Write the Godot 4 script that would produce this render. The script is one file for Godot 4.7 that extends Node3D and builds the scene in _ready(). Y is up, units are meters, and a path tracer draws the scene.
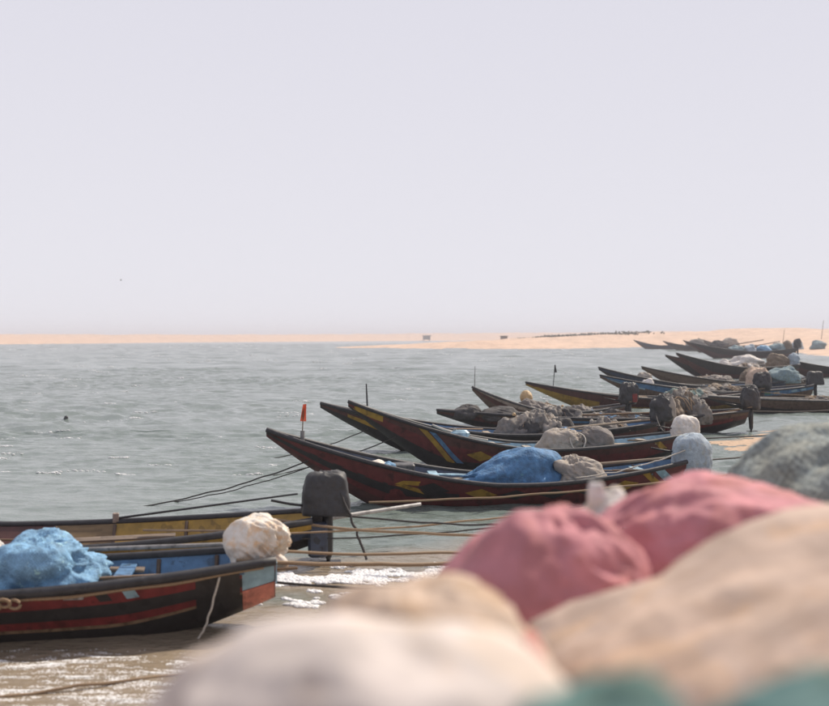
extends Node3D
# Fishing boats moored stern-to along a hazy estuary beach, seen over a heap of net sacks.
# World: camera stands at x = 0, z = 0 and looks along -z; y = 0 is the water. "depth" below means -z in metres.

var used := {}
var M := {}
var noise := FastNoiseLite.new()
var noise2 := FastNoiseLite.new()
var rng := RandomNumberGenerator.new()

# ------------------------------------------------------------------ small helpers
func at(x: float, y: float, depth: float) -> Vector3:
	return Vector3(x, y, -depth)

func numbered(called: String) -> String:
	if not used.has(called):
		used[called] = 0
		return called
	used[called] += 1
	return "%s_%03d" % [called, used[called]]

func tag(o: Node3D, label: String, category: String, group := "", kind := "") -> void:
	if label: o.set_meta("label", label)
	if category: o.set_meta("category", category)
	if group: o.set_meta("group", group)
	if kind: o.set_meta("kind", kind)

func thing(called: String, label: String, category: String, pos: Vector3, turn := 0.0, group := "") -> Node3D:
	var o := Node3D.new()
	o.name = numbered(called)
	add_child(o, true)
	o.position = pos
	o.rotation.y = turn
	tag(o, label, category, group)
	return o

func part(parent: Node3D, called: String, m: Mesh, mat: Material) -> MeshInstance3D:
	var o := MeshInstance3D.new()
	o.name = numbered(called) if parent == self else called
	o.mesh = m
	o.material_override = mat
	parent.add_child(o, true)
	return o

func one(called: String, m: Mesh, mat: Material, label: String, category: String, pos: Vector3, turn := 0.0, group := "") -> MeshInstance3D:
	var o := part(self, called, m, mat)
	o.position = pos
	o.rotation.y = turn
	tag(o, label, category, group)
	return o

# ------------------------------------------------------------------ mesh makers
func from_arrays(v: PackedVector3Array, idx: PackedInt32Array, col := PackedColorArray()) -> ArrayMesh:
	var nrm := PackedVector3Array()
	nrm.resize(v.size())
	for i in range(0, idx.size(), 3):
		var a := idx[i]
		var b := idx[i + 1]
		var c := idx[i + 2]
		var n := (v[c] - v[a]).cross(v[b] - v[a])
		nrm[a] += n
		nrm[b] += n
		nrm[c] += n
	for i in v.size():
		nrm[i] = nrm[i].normalized() if nrm[i].length_squared() > 1e-20 else Vector3.UP
	var arr := []
	arr.resize(Mesh.ARRAY_MAX)
	arr[Mesh.ARRAY_VERTEX] = v
	arr[Mesh.ARRAY_NORMAL] = nrm
	arr[Mesh.ARRAY_INDEX] = idx
	if col.size(): arr[Mesh.ARRAY_COLOR] = col
	var m := ArrayMesh.new()
	m.add_surface_from_arrays(Mesh.PRIMITIVE_TRIANGLES, arr)
	return m

func grid(nu: int, nv: int, f: Callable, wrap := false, flip := false) -> ArrayMesh:
	var v := PackedVector3Array()
	var idx := PackedInt32Array()
	var w := nu if wrap else nu + 1
	for j in nv + 1:
		for i in w:
			v.append(f.call(float(i) / nu, float(j) / nv))
	for j in nv:
		for i in nu:
			var a := j * w + i
			var b := j * w + (i + 1) % w
			var c := a + w
			var d := b + w
			if flip: idx.append_array([a, c, b, b, c, d])
			else: idx.append_array([a, b, c, b, d, c])
	return from_arrays(v, idx)

func tube(pts: Array, r: float, sides := 7, r_end := -1.0, flat := 1.0) -> ArrayMesh:
	var v := PackedVector3Array()
	var idx := PackedInt32Array()
	var n := pts.size()
	var e := r if r_end < 0.0 else r_end
	for i in n:
		var p: Vector3 = pts[i]
		var q: Vector3 = pts[min(i + 1, n - 1)] - pts[max(i - 1, 0)]
		q = q.normalized()
		var s := q.cross(Vector3.UP)
		if s.length() < 0.01: s = q.cross(Vector3.RIGHT)
		s = s.normalized()
		var u := s.cross(q).normalized()
		var rr := lerpf(r, e, float(i) / (n - 1))
		for k in sides:
			var a := TAU * k / sides
			v.append(p + s * cos(a) * rr * flat + u * sin(a) * rr)
	for i in n - 1:
		for k in sides:
			var a := i * sides + k
			var b := i * sides + (k + 1) % sides
			idx.append_array([a, a + sides, b, b, a + sides, b + sides])
	for k in range(1, sides - 1):
		idx.append_array([0, k, k + 1])
		var o := (n - 1) * sides
		idx.append_array([o, o + k + 1, o + k])
	return from_arrays(v, idx)

func box(sz: Vector3, c := Vector3.ZERO, bev := 0.12) -> ArrayMesh:
	# a box with chamfered edges, as three nested outlines
	var b: float = min(sz.x, min(sz.y, sz.z)) * bev
	var v := PackedVector3Array()
	var idx := PackedInt32Array()
	var h := sz / 2.0
	var rings := [[-h.y, b], [-h.y + b, 0.0], [h.y - b, 0.0], [h.y, b]]
	for r in rings:
		var y: float = r[0]
		var i: float = r[1]
		var x := h.x - i
		var z := h.z - i
		for q in [[-x + b, -z], [x - b, -z], [x, -z + b], [x, z - b], [x - b, z], [-x + b, z], [-x, z - b], [-x, -z + b]]:
			v.append(c + Vector3(q[0], y, q[1]))
	for j in 3:
		for i in 8:
			var a := j * 8 + i
			var d := j * 8 + (i + 1) % 8
			idx.append_array([a, d, a + 8, d, d + 8, a + 8])
	for k in range(1, 7):
		idx.append_array([0, k + 1, k])
		idx.append_array([24, 24 + k, 25 + k])
	var st := SurfaceTool.new()
	st.begin(Mesh.PRIMITIVE_TRIANGLES)
	for i in idx:
		st.set_smooth_group(-1)
		st.add_vertex(v[i])
	st.generate_normals()
	return st.commit()

# a soft bag: base at y = 0. o: n (roundness power), a1 (big bulges), a2 (dents), a3 (fine crumple), fold (creases that run to the neck), kf (how many), neck, tuft, flat
func blob(sz: Vector3, seed_: int, o := {}) -> ArrayMesh:
	var nu: int = o.get("nu", 56)
	var nv: int = o.get("nv", 36)
	var pw: float = o.get("n", 2.3)
	var a1: float = o.get("a1", 0.12)
	var a2: float = o.get("a2", 0.03)
	var a3: float = o.get("a3", 0.012)
	var fold: float = o.get("fold", 0.05)
	var kf: float = o.get("kf", 3.2)
	var neck: Vector3 = o.get("neck", Vector3(0.7, 0.6, 0.1))
	neck = neck.normalized()
	var tuft: float = o.get("tuft", 0.0)
	var flat: float = o.get("flat", 0.6)
	var sag: float = o.get("sag", 0.12)
	var wedge: float = o.get("wedge", 0.0)
	var s1 := neck.cross(Vector3(0.3, 0.1, 1.0)).normalized()
	var s2 := neck.cross(s1)
	var off := Vector3(seed_ * 7.13, seed_ * 3.71, seed_ * 5.37)
	var f := func(u: float, w: float) -> Vector3:
		var th := w * PI
		var d := Vector3(sin(th) * cos(u * TAU), cos(th), sin(th) * sin(u * TAU))
		var r := 1.0 / pow(pow(absf(d.x), pw) + pow(absf(d.y), pw) + pow(absf(d.z), pw), 1.0 / pw)
		r *= 1.0 + a1 * noise.get_noise_3dv(d * 0.8 + off) * 1.7 + a2 * noise.get_noise_3dv(d * 2.2 + off)
		r += a3 * noise.get_noise_3dv(d * 6.0 + off * 1.7)
		var c := d.dot(neck)
		var az := atan2(d.dot(s2), d.dot(s1))
		var k := smoothstep(-0.95, 0.6, c) * (1.0 - 0.85 * smoothstep(0.93, 1.0, c)) * (0.35 + 0.65 * smoothstep(-0.2, 0.9, c))
		var wv := noise.get_noise_3dv(Vector3(cos(az) * kf, sin(az) * kf, c * 0.9) + off + Vector3.ONE * 0.35 * noise.get_noise_3dv(d * 1.6 + off))
		var wf := noise.get_noise_3dv(Vector3(cos(az) * kf * 2.3, sin(az) * kf * 2.3, c * 1.6) + off * 1.3)
		r += fold * k * (0.65 - 1.9 * absf(wv) - 0.45 * absf(wf))
		if tuft > 0.0:
			r *= 1.0 - 0.55 * tuft * smoothstep(0.7, 0.93, c)
			r *= 1.0 + 1.5 * tuft * smoothstep(0.93, 1.0, c)
		var p := d * r
		p.x *= 1.0 - sag * p.y
		p.z *= 1.0 - sag * p.y
		if p.y > -flat: p.y = -flat + (p.y + flat) * (1.0 - wedge * (1.0 - smoothstep(-1.0, 0.45, p.x)))
		if p.y < -flat: p.y = -flat + (p.y + flat) * 0.12
		p.y += flat + 0.05
		return Vector3(p.x * sz.x * 0.5, p.y * sz.y / (1.0 + flat), p.z * sz.z * 0.5)
	return grid(nu, nv, f, true)

# ------------------------------------------------------------------ textures and materials
func noise_bytes(size: int, freq: float, seed_: int, octaves := 4, type := FastNoiseLite.TYPE_SIMPLEX_SMOOTH) -> PackedByteArray:
	var n := FastNoiseLite.new()
	n.noise_type = type
	n.frequency = freq
	n.seed = seed_
	n.fractal_octaves = octaves
	var im := n.get_seamless_image(size, size, false, false, 0.15, true)
	im.convert(Image.FORMAT_L8)
	return im.get_data()

func tex_from(size: int, f: Callable) -> ImageTexture:
	var d := PackedByteArray()
	d.resize(size * size * 3)
	for i in size * size:
		var c: Color = f.call(i % size, i / size, i)
		d[i * 3] = clampi(int(c.r * 255.0), 0, 255)
		d[i * 3 + 1] = clampi(int(c.g * 255.0), 0, 255)
		d[i * 3 + 2] = clampi(int(c.b * 255.0), 0, 255)
	var im := Image.create_from_data(size, size, false, Image.FORMAT_RGB8, d)
	im.generate_mipmaps()
	return ImageTexture.create_from_image(im)

func normal_tex(size: int, freq: float, seed_: int, octaves: int, bump: float, type := FastNoiseLite.TYPE_SIMPLEX_SMOOTH) -> ImageTexture:
	var im := Image.create_from_data(size, size, false, Image.FORMAT_L8, noise_bytes(size, freq, seed_, octaves, type))
	im.convert(Image.FORMAT_RGBA8)
	im.bump_map_to_normal_map(bump)
	return ImageTexture.create_from_image(im)

func lin(r: float, g: float, b: float) -> Color:
	return Color(r, g, b).linear_to_srgb()

func mat(c: Color, rough := 0.7, tex: Texture2D = null, scale := 1.0, nrm: Texture2D = null, nscale := 1.0) -> StandardMaterial3D:
	var m := StandardMaterial3D.new()
	m.albedo_color = c
	m.roughness = rough
	m.cull_mode = BaseMaterial3D.CULL_DISABLED
	if tex or nrm:
		m.uv1_triplanar = true
		m.uv1_scale = Vector3.ONE * scale
	if tex: m.albedo_texture = tex
	if nrm:
		m.normal_enabled = true
		m.normal_texture = nrm
		m.normal_scale = nscale
	return m

func make_materials() -> void:
	var a := noise_bytes(512, 0.012, 3, 5)
	var b := noise_bytes(512, 0.06, 9, 3)
	var c := noise_bytes(512, 0.02, 21, 4, FastNoiseLite.TYPE_PERLIN)
	# weathered paint: blotches, chips and horizontal scuffs (grey factor on the paint's own colour)
	var paint := tex_from(512, func(x: int, y: int, i: int) -> Color:
		var k := 0.58 + 0.36 * a[i] / 255.0
		var scuff := b[(y * 512 + (x / 6)) % 262144] / 255.0
		if scuff > 0.72: k = lerpf(k, 1.0, (scuff - 0.72) * 2.2)
		if b[i] > 206: k = 1.0
		if c[i] < 74: k *= 0.66
		return Color(k, k * (0.99 - 0.03 * (255 - c[i]) / 255.0), k * (0.97 - 0.06 * (255 - c[i]) / 255.0)))
	# bare or lightly painted wood, grain along one axis
	var wood := tex_from(512, func(x: int, y: int, i: int) -> Color:
		var g := b[((y) * 512 + (x / 12 + a[i] / 24) % 512) % 262144] / 255.0
		var k := 0.6 + 0.4 * g * (0.7 + 0.3 * a[i] / 255.0)
		return Color(k, k * 0.97, k * 0.93))
	# knotted net: two crossing sets of cords over mottled folds
	var net := tex_from(512, func(x: int, y: int, i: int) -> Color:
		var wob := (a[i] - 128) / 9.0
		var p := fposmod(x + y + wob, 16.0)
		var q := fposmod(x - y + wob, 16.0)
		var cord := 1.0 if (p < 4.0 or q < 4.0) else 0.0
		var k := 0.5 + 0.28 * c[i] / 255.0 + 0.22 * cord
		var t := (a[i] - 128) / 255.0
		return Color(k * (1.0 + 0.12 * t), k, k * (1.0 - 0.14 * t)))
	# mottled cloth / sackcloth
	var cloth := tex_from(512, func(_x: int, _y: int, i: int) -> Color:
		var k := 0.66 + 0.26 * c[i] / 255.0 + 0.1 * b[i] / 255.0
		var st := 1.0 if a[i] > 92 else 0.86
		return Color(k, k * (0.96 if st < 1.0 else 1.0), k * (0.9 if st < 1.0 else 1.0)))
	# stained sackcloth: rust-brown blotches with an outline of their own
	var stained := tex_from(512, func(_x: int, _y: int, i: int) -> Color:
		var k := 0.84 + 0.14 * c[i] / 255.0
		var s := smoothstep(0.5, 0.68, a[i] / 255.0 * 0.75 + b[i] / 255.0 * 0.25)
		return Color(k, k * (1.0 - 0.12 * s), k * (1.0 - 0.25 * s)))
	var sand := tex_from(512, func(_x: int, _y: int, i: int) -> Color:
		var k := 0.74 + 0.2 * a[i] / 255.0 + 0.1 * (b[i] - 128) / 128.0
		return Color(k, k * 0.985, k * 0.965))
	# blue plastic netting: dense and loose layers, with worn pale patches
	var netting := tex_from(512, func(x: int, y: int, i: int) -> Color:
		var wob := (a[i] - 128) / 9.0
		var p := fposmod(x + y + wob, 12.0)
		var q := fposmod(x - y + wob, 12.0)
		var cord := 1.0 if (p < 3.5 or q < 3.5) else 0.0
		var k := 0.42 + 0.42 * pow(c[i] / 255.0, 1.2) + 0.16 * cord
		var w := smoothstep(0.66, 0.78, a[i] / 255.0 * 0.6 + b[i] / 255.0 * 0.4)
		return Color(minf(1.0, k + 0.5 * w), minf(1.0, k + 0.32 * w), minf(1.0, k + 0.14 * w)))
	var lump_n := normal_tex(512, 0.02, 5, 4, 5.0)
	var weave_n := normal_tex(512, 0.05, 8, 4, 6.0)
	var sand_n := normal_tex(512, 0.03, 15, 5, 4.0)
	var ripple_n := normal_tex(1024, 0.011, 31, 5, 6.0)
	M.lump_n = lump_n
	M.red = mat(lin(0.24, 0.028, 0.032), 0.5, paint, 0.55, lump_n, 0.15)
	M.dark_red = mat(lin(0.18, 0.03, 0.034), 0.55, paint, 0.55, lump_n, 0.2)
	M.maroon = mat(lin(0.12, 0.04, 0.038), 0.6, paint, 0.55, lump_n, 0.2)
	M.black = mat(lin(0.032, 0.03, 0.035), 0.5, paint, 0.55, lump_n, 0.2)
	M.brown = mat(lin(0.16, 0.11, 0.085), 0.7, paint, 0.6, lump_n, 0.3)
	M.grey_brown = mat(lin(0.22, 0.175, 0.145), 0.75, wood, 0.5, lump_n, 0.3)
	M.tan_line = mat(lin(0.28, 0.2, 0.13), 0.7, paint, 0.6)
	M.yellow = mat(lin(0.5, 0.32, 0.045), 0.55, paint, 0.55, lump_n, 0.2)
	M.tan = mat(lin(0.27, 0.19, 0.1), 0.7, wood, 0.6, lump_n, 0.2)
	M.blue = mat(lin(0.11, 0.28, 0.56), 0.55, paint, 0.55, lump_n, 0.2)
	M.navy = mat(lin(0.045, 0.07, 0.135), 0.5, paint, 0.55, lump_n, 0.2)
	M.teal_paint = mat(lin(0.08, 0.3, 0.24), 0.55, paint, 0.55)
	M.light_blue = mat(lin(0.38, 0.64, 0.86), 0.55, paint, 0.55, lump_n, 0.15)
	M.pale = mat(lin(0.56, 0.55, 0.52), 0.6, paint, 0.55, lump_n, 0.15)
	M.pinkish = mat(lin(0.5, 0.42, 0.38), 0.65, paint, 0.55, lump_n, 0.15)
	M.salmon = mat(lin(0.88, 0.33, 0.27), 0.5, paint, 0.8)
	M.rail = mat(lin(0.032, 0.034, 0.046), 0.55, paint, 0.8, lump_n, 0.3)
	M.rail_grey = mat(lin(0.1, 0.105, 0.12), 0.6, paint, 0.8, lump_n, 0.3)
	M.wood = mat(lin(0.26, 0.17, 0.1), 0.75, wood, 0.8)
	M.pale_wood = mat(lin(0.45, 0.38, 0.3), 0.75, wood, 0.8)
	M.metal = mat(lin(0.32, 0.33, 0.35), 0.4, paint, 1.0)
	M.white_pipe = mat(lin(0.62, 0.63, 0.65), 0.45, paint, 0.8)
	M.tarp_black = mat(lin(0.038, 0.04, 0.047), 0.62, cloth, 1.0, lump_n, 0.5)
	M.motor_dark = mat(lin(0.02, 0.022, 0.03), 0.4, paint, 1.0)
	M.motor_red = mat(lin(0.3, 0.03, 0.03), 0.4, paint, 1.0)
	M.blue_net = mat(lin(0.3, 0.6, 0.92), 0.8, netting, 0.7, weave_n, 0.6)
	M.deep_blue_net = mat(lin(0.12, 0.32, 0.62), 0.8, netting, 0.7, weave_n, 0.6)
	M.grey_net = mat(lin(0.29, 0.265, 0.24), 0.85, net, 0.9, weave_n, 0.7)
	M.dark_net = mat(lin(0.085, 0.08, 0.082), 0.85, net, 0.9, weave_n, 0.7)
	M.teal_net = mat(lin(0.2, 0.3, 0.28), 0.85, net, 0.9, weave_n, 0.7)
	M.brown_net = mat(lin(0.28, 0.215, 0.155), 0.85, net, 0.9, weave_n, 0.7)
	M.sack_grey = mat(lin(0.4, 0.36, 0.32), 0.85, cloth, 0.8, weave_n, 0.5)
	M.sack_dark = mat(lin(0.22, 0.2, 0.19), 0.85, cloth, 0.8, weave_n, 0.5)
	M.sack_white = mat(lin(0.78, 0.75, 0.72), 0.85, cloth, 0.8, weave_n, 0.4)
	M.sack_stained = mat(lin(0.72, 0.68, 0.62), 0.85, stained, 0.9, weave_n, 0.4)
	M.sack_bluewhite = mat(lin(0.4, 0.49, 0.58), 0.85, cloth, 0.8, weave_n, 0.5)
	M.sack_peach = mat(lin(0.6, 0.46, 0.36), 0.85, cloth, 0.8, weave_n, 0.4)
	M.sack_teal = mat(lin(0.3, 0.42, 0.46), 0.85, net, 0.9, weave_n, 0.5)
	M.net_red = mat(lin(0.6, 0.24, 0.275), 0.8, cloth, 0.45, lump_n, 0.35)
	M.net_white = mat(lin(0.74, 0.66, 0.62), 0.85, cloth, 0.45, lump_n, 0.35)
	M.net_tan = mat(lin(0.58, 0.44, 0.36), 0.9, cloth, 0.45, lump_n, 0.35)
	M.net_teal = mat(lin(0.1, 0.22, 0.22), 0.85, cloth, 0.45, lump_n, 0.35)
	M.net_green = mat(lin(0.37, 0.41, 0.385), 0.9, net, 0.6, weave_n, 0.8)
	M.cord_tan = mat(lin(0.34, 0.24, 0.15), 0.85, cloth, 6.0)
	M.cord_dark = mat(lin(0.05, 0.045, 0.045), 0.85, cloth, 6.0)
	M.cord_white = mat(lin(0.6, 0.57, 0.52), 0.85, cloth, 6.0)
	M.orange = mat(lin(0.75, 0.12, 0.05), 0.7)
	M.pink_cloth = mat(lin(0.6, 0.28, 0.24), 0.85, cloth, 0.8, weave_n, 0.3)
	M.pink = mat(lin(0.55, 0.16, 0.18), 0.5, paint, 1.2)
	M.float_yellow = mat(lin(0.6, 0.42, 0.22), 0.6, cloth, 2.0)
	M.scrub = mat(lin(0.07, 0.075, 0.05), 0.95, cloth, 0.5)
	M.foam = mat(lin(0.7, 0.7, 0.7), 0.9)
	M.foam.subsurf_scatter_enabled = false
	M.sand = mat(lin(0.56, 0.41, 0.295), 0.95, sand, 0.35, sand_n, 0.7)
	M.sand.uv1_world_triplanar = true
	M.far_sand = mat(lin(0.68, 0.5, 0.385), 0.95, sand, 0.02, sand_n, 0.8)
	M.far_sand.uv1_world_triplanar = true
	var w := StandardMaterial3D.new()
	w.albedo_color = Color.WHITE
	w.vertex_color_use_as_albedo = true
	w.roughness = 0.17
	w.metallic_specular = 0.5
	w.cull_mode = BaseMaterial3D.CULL_DISABLED
	w.uv1_triplanar = true
	w.uv1_world_triplanar = true
	w.uv1_scale = Vector3(0.3, 0.3, 0.6)
	w.normal_enabled = true
	w.normal_texture = ripple_n
	w.normal_scale = 1.2
	M.water = w

# ------------------------------------------------------------------ water and land
func crest(x: float, z: float) -> float:
	# sharp crests, round troughs
	return 0.5 - absf(noise.get_noise_2d(x, z)) * 1.6

func wave0(x: float, depth: float) -> float:
	var xs := x + 0.25 * depth
	var calm := clampf((depth - 6.0) / 22.0, 0.4, 1.0)
	return calm * (0.095 * noise.get_noise_2d(xs / 5.0, depth / 1.9) + 0.075 * crest(x / 2.0 + 40.0, depth / 0.8) + 0.03 * noise.get_noise_2d(xs / 0.75, depth / 0.36 + 9.0))

func wave1(x: float, depth: float) -> float:
	var xs := x + 0.25 * depth
	return 0.15 * noise.get_noise_2d(xs / 6.0, depth / 2.4) + 0.14 * crest(x / 2.6 + 40.0, depth / 1.1) + 0.04 * noise.get_noise_2d(x / 1.2, depth / 0.7)

func wave2(x: float, depth: float) -> float:
	return 0.3 * noise.get_noise_2d((x + 0.25 * depth) / 18.0, depth / 7.0) + 0.36 * crest(x / 7.0, depth / 3.6)

func wave(x: float, depth: float, lod: int) -> float:
	var gust := 0.8 + 0.6 * noise2.get_noise_2d(x * 0.05, depth * 0.03)
	if lod == 0:
		var k := smoothstep(32.0, 40.0, depth)
		return gust * (wave0(x, depth) if k <= 0.0 else lerpf(wave0(x, depth), wave1(x, depth), k))
	if lod == 1:
		var k := smoothstep(95.0, 120.0, depth)
		return gust * (wave1(x, depth) if k <= 0.0 else lerpf(wave1(x, depth), wave2(x, depth), k))
	return gust * wave2(x, depth) * (1.0 - smoothstep(520.0, 620.0, depth))

func water_patch(x0: float, x1: float, d0: float, d1: float, cell: float, lod: int, v: PackedVector3Array, idx: PackedInt32Array, col: PackedColorArray) -> void:
	var nx := int((x1 - x0) / cell)
	var nz := int((d1 - d0) / cell)
	var o := v.size()
	var deep := Color(0.135, 0.165, 0.155)
	var silt := Color(0.23, 0.185, 0.135)
	for j in nz + 1:
		for i in nx + 1:
			var x := x0 + (x1 - x0) * i / nx
			var d := d0 + (d1 - d0) * j / nz
			v.append(Vector3(x, wave(x, d, lod) if lod < 3 else 0.0, -d))
			var s := 0.0
			if lod == 0: s = smoothstep(-0.25, 0.25, noise2.get_noise_2d(x * 0.09, d * 0.16) + (17.0 - d) / 6.0)
			col.append(deep.lerp(silt, s))
	for j in nz:
		for i in nx:
			var a := o + j * (nx + 1) + i
			var b := a + nx + 1
			idx.append_array([a, b, a + 1, a + 1, b, b + 1])

func make_water() -> void:
	var v := PackedVector3Array()
	var idx := PackedInt32Array()
	var col := PackedColorArray()
	water_patch(-16.5, 22.0, 8.0, 40.0, 0.1, 0, v, idx, col)
	water_patch(-60.0, 64.0, 39.9, 120.0, 0.32, 1, v, idx, col)
	water_patch(-280.0, 280.0, 119.7, 620.0, 1.6, 2, v, idx, col)
	water_patch(-4000.0, -280.0, 120.0, 620.0, 60.0, 3, v, idx, col)
	water_patch(280.0, 4000.0, 120.0, 620.0, 60.0, 3, v, idx, col)
	water_patch(-4000.0, 4000.0, 620.0, 6000.0, 200.0, 3, v, idx, col)
	# the open water at either side of the chop
	water_patch(-400.0, -60.0, -40.0, 120.0, 4.0, 3, v, idx, col)
	water_patch(64.0, 400.0, -40.0, 120.0, 4.0, 3, v, idx, col)
	water_patch(-60.0, -16.5, -40.0, 40.0, 2.0, 3, v, idx, col)
	# the water below the troughs
	for q in [Vector2(-450, -60), Vector2(450, -60), Vector2(450, 640), Vector2(-450, 640)]:
		v.append(at(q.x, -0.6, q.y))
		col.append(Color(0.135, 0.165, 0.155))
	var e := v.size() - 4
	idx.append_array([e, e + 2, e + 1, e, e + 3, e + 2])
	var o := part(self, "water", from_arrays(v, idx, col), M.water)
	tag(o, "choppy grey green estuary water", "", "", "structure")

func poly_dist(poly: PackedVector2Array, p: Vector2) -> float:
	# signed distance, positive inside
	var best := 1e9
	var n := poly.size()
	for i in n:
		var q := Geometry2D.get_closest_point_to_segment(p, poly[i], poly[(i + 1) % n])
		best = minf(best, p.distance_to(q))
	return best if Geometry2D.is_point_in_polygon(p, poly) else -best

var beach_poly := PackedVector2Array([Vector2(-40, 9.3), Vector2(-6, 9.4), Vector2(-2, 9.6), Vector2(1, 10.4), Vector2(4, 13), Vector2(6.3, 18), Vector2(8, 24), Vector2(9, 29), Vector2(10.1, 33), Vector2(9.9, 36.8), Vector2(13.4, 41.2), Vector2(18.2, 46.0), Vector2(24, 51), Vector2(40, 58), Vector2(70, 70), Vector2(70, -30), Vector2(-40, -30)])

func beach_height(x: float, d: float) -> float:
	var sd := poly_dist(beach_poly, Vector2(x, d))
	if sd < 0.0: return maxf(sd * 0.12, -0.6)
	var steep := clampf((26.0 - d) / 12.0, 0.0, 1.0)
	var h := 0.045 * minf(sd, 6.0) + steep * 0.24 * maxf(0.0, sd - 1.2)
	return minf(h, 1.75) + 0.03 * noise.get_noise_2d(x * 0.7, d * 0.7) * clampf(sd, 0.0, 1.0)

func make_land() -> void:
	var nx := 150
	var nz := 150
	var v := PackedVector3Array()
	var idx := PackedInt32Array()
	for j in nz + 1:
		for i in nx + 1:
			var x := -20.0 + 75.0 * i / nx
			var d := -12.0 + 75.0 * j / nz
			v.append(at(x, beach_height(x, d), d))
	for j in nz:
		for i in nx:
			var a := j * (nx + 1) + i
			idx.append_array([a, a + nx + 1, a + 1, a + 1, a + nx + 1, a + nx + 2])
	var o := part(self, "beach", from_arrays(v, idx), M.sand)
	tag(o, "tan sand bank sloping to the water", "", "", "structure")
	# the far spit and the coast behind it
	v = PackedVector3Array()
	idx = PackedInt32Array()
	nx = 260
	nz = 200
	for j in nz + 1:
		for i in nx + 1:
			var fx := 2.0 * i / nx - 1.0
			var x := 40.0 + 300.0 * fx + 1000.0 * fx * fx * fx
			var fz := float(j) / nz
			var d := 130.0 + 450.0 * fz + 1200.0 * fz * fz
			v.append(at(x, far_height(x, d), d))
	for j in nz:
		for i in nx:
			var a := j * (nx + 1) + i
			idx.append_array([a, a + nx + 1, a + 1, a + 1, a + nx + 1, a + nx + 2])
	o = part(self, "sand_spit", from_arrays(v, idx), M.far_sand)
	tag(o, "long low spit of pale tan sand across the water", "", "", "structure")

var spit_poly := PackedVector2Array([Vector2(-30, 352), Vector2(-10, 335), Vector2(5, 322), Vector2(25, 316), Vector2(42, 318), Vector2(60, 345), Vector2(78, 372), Vector2(84, 330), Vector2(82, 262), Vector2(75, 214), Vector2(72, 193), Vector2(76, 172), Vector2(110, 140), Vector2(400, 100), Vector2(1500, 100), Vector2(1500, 1900), Vector2(-1500, 1900), Vector2(-1500, 440), Vector2(-400, 470), Vector2(-193, 508), Vector2(-150, 720), Vector2(-60, 860), Vector2(60, 1100), Vector2(75, 900), Vector2(40, 620), Vector2(4, 450), Vector2(-20, 375)])

func far_height(x: float, d: float) -> float:
	var sd := poly_dist(spit_poly, Vector2(x, d))
	if sd <= 0.0: return maxf(sd * 0.05, -1.0)
	var top := lerpf(6.0, 11.5, smoothstep(-250.0, 300.0, x * 900.0 / maxf(d, 300.0)))
	var h := top * (1.0 - exp(-sd * 0.03 / top * 3.0)) * (0.85 + 0.3 * noise2.get_noise_2d(x * 0.012, d * 0.009))
	return h + 0.45 * noise.get_noise_2d(x * 0.05, d * 0.03) * clampf(sd / 30.0, 0.0, 1.0)

# ------------------------------------------------------------------ boats
# local axes: +x from the stern to the bow, y up from the waterline, z across; the side with z < 0 faces the camera
func sheer(p: Dictionary, t: float) -> float:
	var m: float = p.mid
	if t > 0.45: return m + (p.tip - m) * pow((t - 0.45) / 0.55, 1.5)
	if t < 0.4: return m + (p.stern_h - m) * pow((0.4 - t) / 0.4, 1.7)
	return m

func keel(p: Dictionary, t: float) -> float:
	if t > 0.70: return -0.25 + (p.tip - 0.13 + 0.25) * pow((t - 0.70) / 0.30, 1.2)
	if t < 0.2: return -0.25 + (0.25 + 0.4 * p.stern_h) * pow((0.2 - t) / 0.2, 1.3)
	return -0.25

func beam(p: Dictionary, t: float) -> float:
	var b: float = p.beam * 0.5
	if t > 0.4: return maxf(b * (1.0 - pow((t - 0.4) / 0.6, 2.1)), 0.045)
	return b * (1.0 - 0.58 * pow((0.4 - t) / 0.4, 2.0))

func hull(p: Dictionary, t: float, v: float, side: float, out := 0.0) -> Vector3:
	var k := keel(p, t)
	var y := k + (sheer(p, t) - k) * v
	var z := beam(p, t) * (0.1 + 0.9 * pow(v, 0.6)) + out
	return Vector3(p.length * t, y, side * z)

func decor(p: Dictionary, parent: Node3D, called: String, q: Array, m: Material, side := -1.0, out := 0.012) -> void:
	# a painted quad that follows the side; q: four [t, v]
	part(parent, called, grid(8, 8, func(u: float, w: float) -> Vector3:
		var a := lerpf(lerpf(q[0][0], q[1][0], u), lerpf(q[3][0], q[2][0], u), w)
		var b := lerpf(lerpf(q[0][1], q[1][1], u), lerpf(q[3][1], q[2][1], u), w)
		return hull(p, a, b, side, out)), m)

func deck_v(p: Dictionary, t: float) -> float:
	var hgt := sheer(p, t) - keel(p, t)
	return clampf(1.0 - p.get("well", 0.24) / hgt, 0.3, 0.97)

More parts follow.
